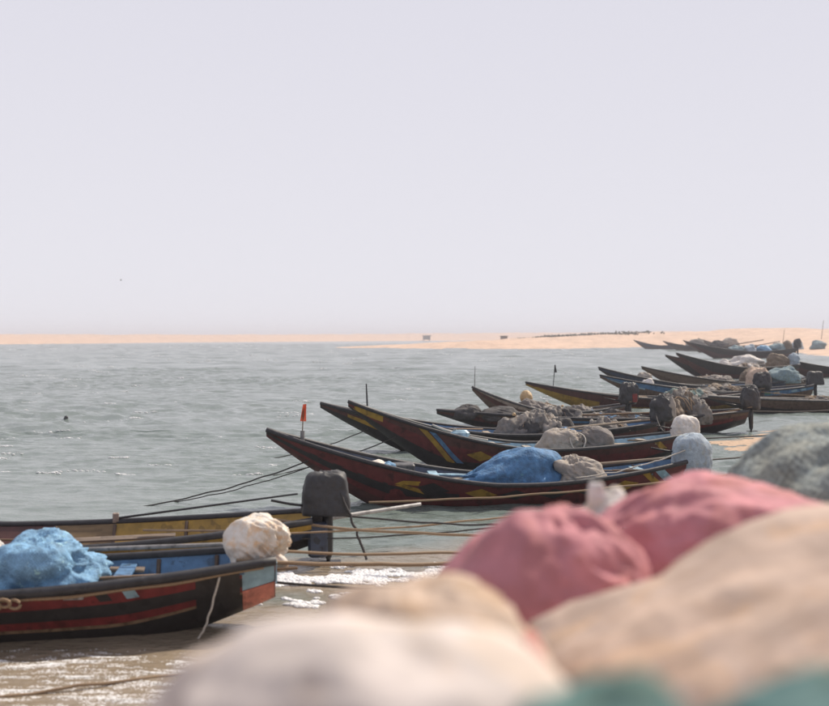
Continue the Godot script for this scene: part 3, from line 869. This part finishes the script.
	for k in 2:
		var lp := []
		for i in 15:
			var an := PI * i / 14.0
			lp.append(Vector3(0.42 + 0.1 * k + 0.16 * sin(an * 2.0) * (1 - 2 * k), 0.08 + 0.5 * sin(an), -0.44 * cos(an)))
		part(tied, "cord", tube(lp, 0.018, 6), M.cord_white)
	sack("dark grey crumpled sack beside the long grey sack", aboard(B, 0.255, -0.1, -0.02), Vector3(0.95, 0.68, 0.9), "sack_dark", 16, {"a1": 0.16, "fold": 0.18, "neck": Vector3(-0.9, 0.3, 0)}, GS)
	heap("tangled grey brown net heap in the dark boat", aboard(C, 0.36, 0.1, -0.05), Vector3(2.5, 0.92, 1.4), 22, ["grey_net", "sack_dark", "sack_grey", "dark_net"], 8, GS)
	sack("blue tarp bundle at the foot of the tangled net heap", aboard(C, 0.29, -0.6, -0.02), Vector3(0.8, 0.42, 0.6), "deep_blue_net", 23, fo, GS)
	sack("small dark hump of net left of the tangled heap", aboard(K, 0.9, 0.0, 0.05), Vector3(1.0, 0.5, 1.0), "dark_net", 24, fo, GS)
	sack("wide dark hump of net next to the tangled heap", aboard(K, 0.8, 0.0, 0.05), Vector3(1.5, 0.5, 1.2), "dark_net", 25, fo, GS)
	heap("high grey net heap towards the stern of the low brown boat", aboard(K, 0.2, 0.0, -0.03), Vector3(1.9, 1.15, 1.5), 29, ["grey_net", "brown_net", "grey_net"], 7, GS)
	heap("mixed grey net heap in the short weathered boat", aboard(N, 0.6, 0.0, -0.05), Vector3(2.8, 0.6, 1.3), 31, ["grey_net", "sack_grey", "sack_dark"], 6, GS)
	heap("low pile of dark nets and rags amidships in the low brown boat", aboard(K, 0.42, 0.0, -0.04), Vector3(2.6, 0.55, 1.5), 101, ["sack_dark", "grey_net", "deep_blue_net", "dark_net"], 8, GS)
	heap("grey rags and nets left of the high net heap", aboard(K, 0.62, 0.1, -0.04), Vector3(2.2, 0.7, 1.5), 102, ["grey_net", "sack_grey", "dark_net"], 7, GS)
	heap("pile of grey netting near the stern of the brown bowed boat", aboard(D, 0.3, 0.0, -0.04), Vector3(3.0, 0.8, 1.5), 103, ["grey_net", "teal_net", "sack_grey"], 7, GS)
	heap("low dark netting in the middle of the blue sided boat", aboard(E, 0.42, 0.0, -0.04), Vector3(3.0, 0.6, 1.5), 104, ["dark_net", "grey_net", "brown_net"], 7, GS)
	heap("long low netting in the pale decked boat", aboard(F, 0.6, 0.0, -0.04), Vector3(3.0, 0.62, 1.5), 105, ["grey_net", "sack_grey", "sack_dark"], 7, GS)
	heap("dark netting on the low plank boat at the right edge", aboard(Q, 0.5, 0.0, -0.04), Vector3(2.6, 0.4, 1.2), 106, ["dark_net", "brown_net"], 6, GS)
	heap("small grey nets between pole and sacks at the dark boat stern", aboard(C, 0.14, 0.1, -0.04), Vector3(1.6, 0.5, 1.1), 107, ["sack_dark", "grey_net"], 5, GS)
	heap("rags lying at the bow end of the short weathered boat", aboard(N, 0.3, 0.0, -0.04), Vector3(1.6, 0.5, 1.1), 108, ["sack_dark", "deep_blue_net", "grey_net"], 5, GS)
	heap("jumble of nets in the middle of the pink decked boat", aboard(H1, 0.4, 0.0, -0.04), Vector3(2.4, 0.7, 1.6), 109, ["sack_grey", "brown_net", "sack_white"], 6, GS)
	one("float_buoy", blob(Vector3(0.5, 0.5, 0.5), 33, {"n": 2.0, "a1": 0.03, "fold": 0.0, "flat": 0.9}), M.float_yellow, "pale yellow round float on the weathered boat", "float", aboard(N, 0.64, 0.2, 0.38))
	sack("brown ribbed net bundle behind the blue sided boat", aboard(F, 0.36, -0.2, 0.0), Vector3(2.0, 1.05, 1.4), "brown_net", 35, {"fold": 0.14, "neck": Vector3(0, 0.5, 1)}, GS)
	sack("peach sack between the black motor covers and the teal sack", aboard(E2, 0.14, 0.0, 0.1), Vector3(1.5, 1.05, 1.2), "sack_peach", 36, fo, GS)
	sack("pale teal sack right of the peach sack", aboard(E2, 0.0, 0.0, 0.1), Vector3(1.9, 0.95, 1.2), "sack_teal", 37, fo, GS)
	sack("dark brown round sack on the pink decked boat", aboard(H1, 0.17, 0.0, 0.0), Vector3(1.9, 1.2, 1.4), "brown_net", 38, fo, GS)
	sack("small blue and white bundle at the stern of the pink decked boat", aboard(H1, 0.03, 0.0, 0.2), Vector3(1.0, 0.95, 1.0), "sack_bluewhite", 39, fo, GS)
	sack("off white sack forward on the pink decked boat", aboard(H1, 0.6, 0.0, 0.0), Vector3(0.95, 0.7, 0.9), "sack_white", 40, fo, GS)
	sack("long pale cover on the maroon boat", aboard(H2, 0.33, 0.0, 0.0), Vector3(3.0, 1.1, 1.8), "sack_white", 42, {"a1": 0.3, "a2": 0.1, "sag": 0.3}, GS)
	sack("white rounded bundle forward in the blue sided boat", aboard(E, 0.77, 0.2, 0.0), Vector3(0.7, 0.5, 0.7), "sack_white", 43, fo, GS)
	sack("tan bundle forward in the navy boat", aboard(E2, 0.75, 0.3, 0.0), Vector3(0.9, 0.6, 0.8), "sack_grey", 45, fo, GS)
	var fl := ["blue bundle at the bow end of the far row", "second blue bundle of the far row", "third blue bundle of the far row", "pale teal bundle at the stern end of the far row"]
	for i in 4:
		sack(fl[i], aboard(S1, 0.54 - 0.125 * i, 0.0, 0.0), Vector3([2.6, 1.7, 2.2, 2.8][i], [1.0, 1.3, 1.1, 1.2][i], 2.0), ["sack_teal", "sack_bluewhite", "blue_net", "sack_teal"][i], 50 + i, {"nu": 28, "nv": 18, "a1": 0.25}, "bundles in the far laden boat")
	sack("reddish brown bundle at the stern of the far laden boat", aboard(S1, 0.07, 0.0, 0.0), Vector3(1.7, 1.5, 1.6), "brown_net", 55, {"nu": 24, "nv": 16}, GS)
	motor(S1, "far outboard motor at the stern of the laden boat", "torn", 1.8, 57, "tarp_black")
	pole("boat_pole", "long thin boom leaning over the rearmost far boat", on_far(83.0, 284.0, 0.3), on_far(94.0, 283.0, 1.5), 0.16, "brown")
	pole("boat_pole", "short thick boom in the middle of the far group", at(67.0, 1.5, 238.5), at(76.0, 2.9, 239.5), 0.14, "brown")
	sack("dark bundle on the boat behind the big laden boat", at(66.5, 0.9, 240.5), Vector3(4.0, 1.8, 2.6), "dark_net", 111, {"nu": 28, "nv": 18, "a1": 0.25}, GS)
	sack("grey bundle on the second boat of the far group", at(70.5, 0.9, 275.6), Vector3(4.6, 1.9, 2.6), "grey_net", 112, {"nu": 28, "nv": 18, "a1": 0.25}, GS)
	sack("pale bundle on the rearmost far boat", at(83.5, 0.9, 291.6), Vector3(4.6, 2.2, 2.6), "sack_grey", 113, {"nu": 28, "nv": 18, "a1": 0.25}, GS)
	var hp := [["pale grey bundle on the sand behind the far boats", 86.0, 262.0, "sack_grey"], ["bluish white bundle on the sand behind the far boats", 89.5, 258.0, "sack_bluewhite"], ["flat blue grey bundle on the sand right of the others", 91.0, 248.0, "sack_teal"]]
	for q in hp:
		sack(q[0], at(q[1], far_height(q[1], q[2]) - 0.1, q[2]), Vector3(3.6, 1.9, 2.6), q[3], 63 + int(q[1]), {"nu": 28, "nv": 18, "a1": 0.25}, "bundles on the far sand")
	# gear
	var can := thing("jerrycan", "light blue plastic can on the deck of the blue decked boat", "can", aboard(B, 0.67, -0.2), B.node.rotation.y)
	part(can, "body", box(Vector3(0.5, 0.36, 0.3), Vector3(0, 0.18, 0), 0.25), M.light_blue)
	part(can, "spout", tube([Vector3(0.15, 0.34, 0), Vector3(0.15, 0.42, 0)], 0.04, 8), M.pale)
	one("basin", grid(24, 8, func(u: float, w: float) -> Vector3:
		var r := 0.16 + 0.1 * w if w < 0.6 else 0.22 + 0.02 * (w - 0.6)
		if w > 0.85: r = 0.2
		return Vector3(cos(u * TAU) * r * (1.0 if w > 0.01 else 0.02), 0.01 + minf(w, 0.85) * 0.2, sin(u * TAU) * r * (1.0 if w > 0.01 else 0.02)), true), M.pink, "pink plastic basin on the deck of the blue decked boat", "basin", aboard(B, 0.685, -0.62))
	part(B.node, "foredeck_stripe", box(Vector3(1.7, 0.03, 0.35), Vector3(B.length * 0.5, sheer(B, 0.5) - 0.05, -0.4)), M.pale)
	var crate := one("storage_box", box(Vector3(0.55, 0.26, 0.5), Vector3(0, 0.13, 0), 0.1), M.rail_grey, "dark grey box near the bow of the diamond boat", "box", aboard(A, 0.68, 0.0), A.node.rotation.y)
	crate.position.y += 0.02
	sack("small white and orange rags near the bow of the diamond boat", aboard(A, 0.745, -0.1), Vector3(0.55, 0.22, 0.4), "sack_stained", 61, fo, GS)
	sack("little blue bundle ahead of the dark grey box", aboard(A, 0.71, -0.3), Vector3(0.4, 0.26, 0.4), "blue_net", 62, fo, GS)
	# poles
	var fp := thing("flag_pole", "grey bow pole with a small orange flag on the diamond boat", "flag pole", aboard(A, 0.915, 0.0, 0.02))
	part(fp, "post", tube([Vector3.ZERO, Vector3(0, 0.42, 0)], 0.045, 8), M.metal)
	part(fp, "staff", tube([Vector3(0, 0.4, 0), Vector3(0.02, 0.95, 0)], 0.012, 6), M.wood)
	part(fp, "flag", grid(6, 6, func(u: float, w: float) -> Vector3: return Vector3(0.02 - 0.13 * u * (1.0 - 0.5 * w) + 0.06, 0.62 + 0.36 * w, 0.03 * sin(u * 5.0 + w * 4.0))), M.orange)
	fp = thing("flag_pole", "thin dark pole behind the yellow banded bow", "flag pole", aboard(C, 0.86, 0.0))
	part(fp, "post", tube([Vector3.ZERO, Vector3(-0.05, 1.15, 0)], 0.035, 7, 0.02), M.rail)
	fp = thing("flag_pole", "thin pole at the tip of the short weathered boat", "flag pole", aboard(N, 0.985, 0.0))
	part(fp, "post", tube([Vector3.ZERO, Vector3(0.02, 1.0, 0)], 0.02, 6, 0.012), M.metal)
	fp = thing("flag_pole", "short pole with a small black flag on the brown bow", "flag pole", aboard(D, 0.885, 0.0))
	part(fp, "post", tube([Vector3.ZERO, Vector3(0.1, 1.3, 0)], 0.02, 6), M.rail)
	part(fp, "flag", grid(4, 4, func(u: float, w: float) -> Vector3: return Vector3(0.09 + 0.12 * u * (1.0 - 0.6 * w), 0.95 + 0.38 * w, 0.04 * sin(u * 5.0))), M.tarp_black)
	pole("boat_pole", "long thin pole resting along the rail of the yellow boat", on_rail(Y, 0.3, 1.0, 0.07), on_rail(Y, 0.02, 0.6, 0.33), 0.02, "rail")
	var bx := one("cleat_block", box(Vector3(0.1, 0.16, 0.1), Vector3(0, 0.06, 0)), M.pinkish, "small pale block on the far rail of the yellow boat", "block", on_rail(Y, 0.3, 1.0, 0.02))
	bx.rotation.y = 0.3
	pole("boat_pole", "white pipe sticking out over the stern of the yellow boat", Vector3(-1.7, 0.6, -17.2), Vector3(0.1, 0.7, -18.4), 0.04, "white_pipe")
	pole("boat_pole", "pale pole lying along the far rail of the nearest striped boat", on_rail(R, 0.5, 1.0, 0.1), on_rail(R, 0.04, 0.9, 0.1), 0.035, "metal")
	pole("boat_pole", "pale wooden pole lying across the stern of the diamond boat", on_rail(A, 0.24, 0.9, 0.1), on_rail(A, 0.03, 0.5, 0.06), 0.035, "pale_wood")
	pole("boat_pole", "brown wooden pole on the low brown boat", aboard(K, 0.62, -0.2, 0.3), aboard(K, 0.2, -0.6, 0.45), 0.04, "wood")
	pole("boat_pole", "pale pole lying on the dark boat deck near its stern", aboard(C, 0.3, -0.8, 0.34), aboard(C, 0.02, -0.5, 0.34), 0.045, "pale_wood")
	# ropes: sterns to the shore on the right, bow lines out to the left
	rope("tan rope from the yellow boat stern towards the shore", on_rail(Y, 0.06, -0.4, 0.08), at(5.0, 1.2, 15.5), 0.35, 0.022, "cord_tan")
	rope("dark twin rope crossing the water right of the yellow boat", on_rail(Y, 0.0, 0.3, 0.06), at(4.4, 0.9, 16.5), 0.22, 0.016, "cord_dark")
	rope("thin tan rope low over the water behind the foam", at(-2.0, 0.6, 16.2), at(5.2, 0.95, 19.0), 0.15, 0.016, "cord_tan")
	rope("thick tan rope from the nearest boat stern over the foam", on_rail(R, 0.05, -0.6, 0.05), at(4.6, 0.9, 15.0), 0.22, 0.026, "cord_tan")
	rope("grey rope from the nearest transom across the foam", R.node.transform * Vector3(-0.02, 0.5, 0), at(4.0, 1.1, 13.6), 0.3, 0.018, "cord_dark")
	var rl := []
	for i in 33:
		rl.append(hull(R, 0.6 - 0.585 * i / 32.0, 0.93 + 0.012 * sin(i * 0.9), -1.0, 0.04))
	one("mooring_rope", tube(rl, 0.022, 6), M.cord_tan, "tan rope running under the rail of the nearest striped boat", "rope", R.node.position, R.node.rotation.y, "mooring ropes")
	rope("slack pale rope hanging from the nearest stern into the water", R.node.transform * hull(R, 0.07, 0.9, -1.0, 0.04), at(-2.55, -0.05, 12.75), 0.12, 0.014, "cord_white")
	rope("tan rope from the diamond boat stern along the water", at(-0.9, 0.25, 21.6), at(6.6, 0.7, 22.5), 0.1, 0.022, "cord_tan")
	rope("dark rope from the diamond boat motor to the sand", on_rail(A, 0.01, -0.3, 0.0), at(13.0, 1.0, 32.0), 0.25, 0.02, "cord_dark")
	rope("second dark rope below it from the diamond boat stern", A.node.transform * Vector3(0.0, 0.55, -0.2), at(12.4, 0.6, 30.0), 0.25, 0.018, "cord_dark")
	rope("dark rope over the sand tongue from the small white sack", on_rail(B, 0.01, 0.0, -0.1), at(19.0, 1.0, 40.0), 0.3, 0.022, "cord_dark")
	rope("dark rope from the low brown boat over the shallow water", on_rail(K, 0.01, 0.2, 0.0), at(24.0, 1.0, 49.0), 0.3, 0.024, "cord_dark")
	rope("grey bow line of the diamond boat slanting into the open water", A.node.transform * hull(A, 0.9, 0.3, -1.0), at(-5.9, -0.03, 22.6), 0.12, 0.016, "cord_dark", "bow lines")
	rope("thin bow line twin of the diamond boat", A.node.transform * hull(A, 0.89, 0.2, -1.0), at(-5.4, -0.03, 23.2), 0.1, 0.012, "cord_dark", "bow lines")
	rope("bow line of the blue decked boat slanting behind the diamond bow", B.node.transform * hull(B, 0.86, 0.3, -1.0), at(-3.6, -0.03, 28.0), 0.1, 0.016, "cord_dark", "bow lines")
	rope("bow line of the dark boat slanting left", C.node.transform * hull(C, 0.86, 0.3, -1.0), at(-4.1, -0.03, 32.0), 0.1, 0.016, "cord_dark", "bow lines")
	rope("black rope hanging from the black tarp motor", Y.node.transform * Vector3(-0.42, 1.15, -0.2), at(-0.72, 0.15, 16.5), -0.05, 0.02, "cord_dark")
	rope("thin dark rope from the torn tarp motor to the white sack", on_rail(C, 0.0, -0.3, 0.3), on_rail(B, 0.03, 0.6, 0.1), 0.12, 0.014, "cord_dark")
	rope("tan rope from the black motor over the low brown boat", on_rail(D, 0.0, 0.0, 0.0), at(23.5, 0.9, 50.0), 0.2, 0.022, "cord_tan")
	rope("rope slung along the rail of the low brown boat", on_rail(K, 0.45, -1.0, 0.05), on_rail(K, 0.03, -1.0, 0.12), 0.16, 0.02, "cord_tan")
	rope("rope slung across the stern of the blue sided boat", on_rail(E, 0.3, -1.0, 0.05), on_rail(E, 0.0, -1.0, 0.1), 0.14, 0.022, "cord_white")
	rope("pale rope lying across the deck of the blue decked boat", on_rail(B, 0.74, 1.0, 0.08), aboard(B, 0.6, -0.9, 0.28), 0.06, 0.03, "cord_white")
	rope("pale line from the diamond boat rail to its white motor sack", on_rail(A, 0.28, -1.0, 0.1), on_rail(A, 0.0, -0.8, 0.25), 0.1, 0.014, "cord_white")
	rope("tan rope floating in the wash before the nearest striped boat", at(-4.6, 0.0, 10.4), at(-1.7, 0.03, 11.6), 0.0, 0.018, "cord_tan")
	rope("thin grey rope from the yellow stern low to the right", at(-1.7, 0.45, 16.6), at(4.8, 1.1, 17.6), 0.2, 0.013, "cord_dark")
	rope("second tan rope beside the thick one over the foam", on_rail(R, 0.02, 0.4, 0.05), at(5.0, 1.0, 16.4), 0.3, 0.02, "cord_tan")
	var coil := thing("rope_coil", "bunched tan rope hanging on the rail of the nearest boat", "rope", R.node.transform * hull(R, 0.36, 0.92, -1.0, 0.08), R.node.rotation.y)
	for k in 9:
		var pts := []
		for i in 13:
			var an := TAU * i / 12.0
			pts.append(Vector3(-0.45 + k * 0.11 + 0.07 * cos(an), 0.05 * sin(an) + 0.02 * sin(k * 2.3), -0.02 + 0.03 * cos(an + k)))
		part(coil, "loop", tube(pts, 0.02, 5), M.cord_tan)

func make_foreground() -> void:
	var G := "net sacks heaped on the sand bank in the foreground"
	var soft := {"nu": 110, "nv": 70, "a1": 0.07, "a2": 0.025, "a3": 0.006, "fold": 0.05, "kf": 2.6, "neck": Vector3(-0.9, 0.1, 0.4), "flat": 0.65, "sag": 0.0}
	sack("big smooth heap of tan net filling the lower right foreground", at(1.95, 1.4, 3.0), Vector3(3.6, 1.58, 2.2), "net_tan", 71, soft, G, 0.0, "net_heap")
	sack("rounded red net sack, left one of the red pair", at(0.5, 2.25, 4.1), Vector3(0.84, 0.6, 0.8), "net_red", 72, {"nu": 96, "nv": 60, "a1": 0.1, "a2": 0.04, "a3": 0.01, "fold": 0.1, "kf": 2.2, "neck": Vector3(0.9, 0.25, 0.3), "sag": 0.25}, G)
	sack("longer red net sack, right one of the red pair", at(1.26, 2.24, 4.5), Vector3(1.3, 0.64, 0.9), "net_red", 74, {"nu": 96, "nv": 60, "a1": 0.1, "a2": 0.04, "a3": 0.01, "fold": 0.08, "kf": 2.4, "neck": Vector3(-0.9, 0.2, 0.3), "sag": 0.15}, G)
	var pe := thing("net_sack", "tan sack with a pinkish end left of the tan heap", "sack", at(0.02, 2.49, 2.75), 0.0, G)
	part(pe, "sackcloth", blob(Vector3(0.62, 0.37, 0.46), 76, {"a1": 0.1, "fold": 0.06, "n": 2.8}), M.sack_peach)
	var pp := part(pe, "pink_end", blob(Vector3(0.16, 0.24, 0.3), 77, {"a1": 0.1, "fold": 0.06, "n": 2.6}), M.pink_cloth)
	pp.position = Vector3(0.25, 0.03, 0.06)
	sack("whitish net bundle nearest at the bottom of the picture", at(-0.06, 2.55, 1.75), Vector3(0.84, 0.48, 0.6), "net_white", 78, soft, G)
	sack("dark teal net bundle in the bottom right corner", at(0.5, 2.5, 1.25), Vector3(0.5, 0.6, 0.42), "net_teal", 79, soft, G)
	sack("low teal net bundle beside the nearest whitish bundle", at(0.2, 2.5, 1.2), Vector3(0.34, 0.6, 0.34), "net_teal", 80, soft, G)
	sack("grey green net heap behind the red sacks at the right", at(3.1, 0.85, 7.0), Vector3(3.0, 1.9, 2.2), "net_green", 81, {"nu": 110, "nv": 70, "a1": 0.14, "a2": 0.06, "a3": 0.02, "fold": 0.08, "kf": 2.4, "neck": Vector3(0.3, 0.8, -0.4)}, G, 0.0, "net_heap")
	sack("small white knotted bundle behind the red sacks", at(0.84, 2.4, 4.85), Vector3(0.3, 0.4, 0.26), "sack_white", 83, {"a1": 0.2, "tuft": 0.3, "neck": Vector3(-0.3, 1, 0)}, G)
	sack("little blue rag beside the white knotted bundle", at(1.0, 2.62, 4.62), Vector3(0.2, 0.2, 0.16), "sack_bluewhite", 84, {"a1": 0.2}, G)
	# what carries the nearest bundles
	sack("brown net heap under the nearest whitish bundle", at(0.1, 1.3, 2.0), Vector3(2.4, 1.25, 2.2), "brown_net", 86, soft, G, 0.0, "net_heap")

func on_far(x: float, d: float, dy := 0.0) -> Vector3:
	return at(x, far_height(x, d) + dy, d)

func make_far() -> void:
	# huts, scrub and posts on the spit
	for q in [[11.0, 1000.0, 1.5, "small grey hut standing on posts on the far sand"], [37.0, 455.0, 0.62, "small dark hut at the end of the scrub ridge"]]:
		var o := thing("hut", q[3], "hut", on_far(q[0], q[1]), 0.2, "huts on the far sand")
		var s: float = q[2]
		part(o, "wall", box(Vector3(4.2, 2.2, 3.0) * s, Vector3(0, 1.9, 0) * s), M.grey_brown)
		part(o, "roof", box(Vector3(5.0, 0.5, 3.6) * s, Vector3(0, 3.2, 0) * s, 0.4), M.brown)
		for k in 4:
			part(o, "leg", tube([Vector3(-1.9 + 3.8 * (k % 2), -0.5, -1.2 + 2.4 * (k / 2)) * s, Vector3(-1.9 + 3.8 * (k % 2), 0.9, -1.2 + 2.4 * (k / 2)) * s], 0.15 * s, 5), M.brown)
	for q in [[99.0, 296.0, 4.4, 0.07, "thin leaning mast on the far sand, left one of the right pair"], [122.0, 330.0, 5.6, 0.09, "taller thin mast on the far sand near the right edge"], [76.5, 292.0, 3.4, 0.06, "thin mast rising behind the far group of boats"], [87.0, 255.0, 2.0, 0.08, "short dark post on the sand right of the far boats"], [83.0, 240.0, 1.5, 0.07, "very short post at the water edge right of the far boats"], [84.0, 460.0, 1.9, 0.22, "dark stump at the right end of the scrub ridge"]]:
		pole("mast", q[4], on_far(q[0], q[1], -0.3), on_far(q[0], q[1], q[2]) + Vector3(0.12 * q[2], 0, 0), q[3], "brown", "masts and posts on the far sand")
	var leaf := blob(Vector3(1, 0.7, 1), 91, {"nu": 7, "nv": 5, "a1": 0.4, "a2": 0.4, "fold": 0.0})
	var xf: Array[Transform3D] = []
	for i in 2600:
		var x := rng.randf_range(44.0, 106.0)
		var d := 470.0 + rng.randf_range(-16.0, 26.0) + 8.0 * sin(x * 0.2)
		if noise2.get_noise_2d(x * 0.12, d * 0.1) + 0.12 - maxf(0.0, x - 72.0) * 0.016 < rng.randf_range(-0.15, 0.2): continue
		var s := rng.randf_range(0.2, 0.85)
		xf.append(Transform3D(Basis.from_euler(Vector3(rng.randf(), rng.randf() * TAU, rng.randf())).scaled(Vector3.ONE * s), on_far(x, d, rng.randf_range(0.0, 0.6))))
	multi("dry_scrub", leaf, xf, "low dark dry scrub along the ridge of the far sand", M.scrub, "scrub")
	var gull := thing("gull", "tiny gull flying over the water at left", "bird", at(-80.0, 18.9, 300.0), 0.4)
	part(gull, "body", blob(Vector3(0.5, 0.2, 0.2), 96, {"nu": 12, "nv": 8, "fold": 0.0}), M.sack_dark)
	for sd in [-1.0, 1.0]:
		part(gull, "wing", grid(6, 3, func(u: float, w: float) -> Vector3: return Vector3(-0.1 + 0.22 * w - 0.1 * u, 0.12 + 0.22 * sin(u * 2.2), sd * (0.05 + 0.75 * u))), M.sack_dark)
	one("marker_float", blob(Vector3(0.2, 0.22, 0.18), 95, {"fold": 0.0, "a1": 0.1}), M.tarp_black, "lone dark float on the open water at left", "float", at(-14.9, -0.08, 47.0))

func make_foam() -> void:
	# foam on the water: clusters of small bubbly lumps
	var lump := blob(Vector3(1, 0.5, 1), 90, {"nu": 8, "nv": 5, "a1": 0.3, "a2": 0.3, "fold": 0.0})
	var xf: Array[Transform3D] = []
	for i in 110000:
		var x := rng.randf_range(-4.2, 1.6)
		var d := rng.randf_range(13.4, 18.2)
		var line := 15.9 + 0.22 * (x + 1.0) + 0.35 * noise.get_noise_2d(x * 0.9, 3.0)
		var k := 1.0 - absf(d - line) / (0.75 if x > -2.0 else 0.3)
		var k2 := 0.8 - absf(d - line + 1.25) / 0.4
		var n := noise2.get_noise_2d(x * 0.8, d * 1.4) * 0.9 + noise.get_noise_2d(x * 3.0, d * 5.0) * 0.7
		if maxf(k, k2) + n * 0.9 > 0.6:
			var s := 0.015 + 0.05 * pow(rng.randf(), 2.0)
			xf.append(Transform3D(Basis.from_euler(Vector3(0, rng.randf() * TAU, 0)).scaled(Vector3(s * 1.6, s, s)), at(x, wave(x, d, 0) - 0.004, d)))
	multi("foam", lump, xf, "white broken foam on the water between the boats", M.foam, "foam")
	xf = []
	for i in 420000:
		var x := rng.randf_range(-5.4, 0.0)
		var d := rng.randf_range(9.6, 12.3)
		var n := noise2.get_noise_2d(x * 0.7, d * 2.2) * 0.8 + noise.get_noise_2d(x * 2.4, d * 7.0) * 0.6
		if n + 0.18 - maxf(0.0, d - 11.8) * 1.5 > rng.randf_range(-0.2, 1.5):
			var s := 0.003 + 0.008 * pow(rng.randf(), 3.0)
			xf.append(Transform3D(Basis.from_euler(Vector3(0, rng.randf() * TAU, 0)).scaled(Vector3(s * 2.4, s * 0.5, s * 1.4)), at(x, wave(x, d, 0) - 0.001, d)))
	multi("foam", lump, xf, "thin streaky foam wash in front of the nearest striped boat", M.foam, "foam")
	xf = []
	for i in 200:
		var d := 28.0 + 470.0 * pow(rng.randf(), 2.0)
		var x := rng.randf_range(-0.42, 0.2) * d
		if d < 45.0 and x > -3.2: continue
		var lod := 0 if d < 40.0 else 1 if d < 120.0 else 2
		var len_ := rng.randf_range(0.12, 0.55) * (1.0 + d / 130.0)
		for j in 16:
			var px := x + rng.randf_range(-1.0, 1.0) * len_
			var pd := d + rng.randf_range(-0.25, 0.25) * len_ + 0.2 * len_ * sin(px * 2.0)
			var s := rng.randf_range(0.012, 0.045) * (1.0 + d / 90.0)
			xf.append(Transform3D(Basis.IDENTITY.scaled(Vector3(s * 2.0, s, s)), at(px, wave(px, pd, lod) - 0.004, pd)))
	multi("whitecap_foam", lump, xf, "small white crests scattered over the open water", M.foam, "foam")

func multi(called: String, m: Mesh, xf: Array[Transform3D], label: String, mt: Material, category: String) -> void:
	var mm := MultiMesh.new()
	mm.transform_format = MultiMesh.TRANSFORM_3D
	mm.mesh = m
	mm.instance_count = xf.size()
	for i in xf.size(): mm.set_instance_transform(i, xf[i])
	var o := MultiMeshInstance3D.new()
	o.name = numbered(called)
	o.multimesh = mm
	o.material_override = mt
	add_child(o, true)
	tag(o, label, category, "", "stuff")
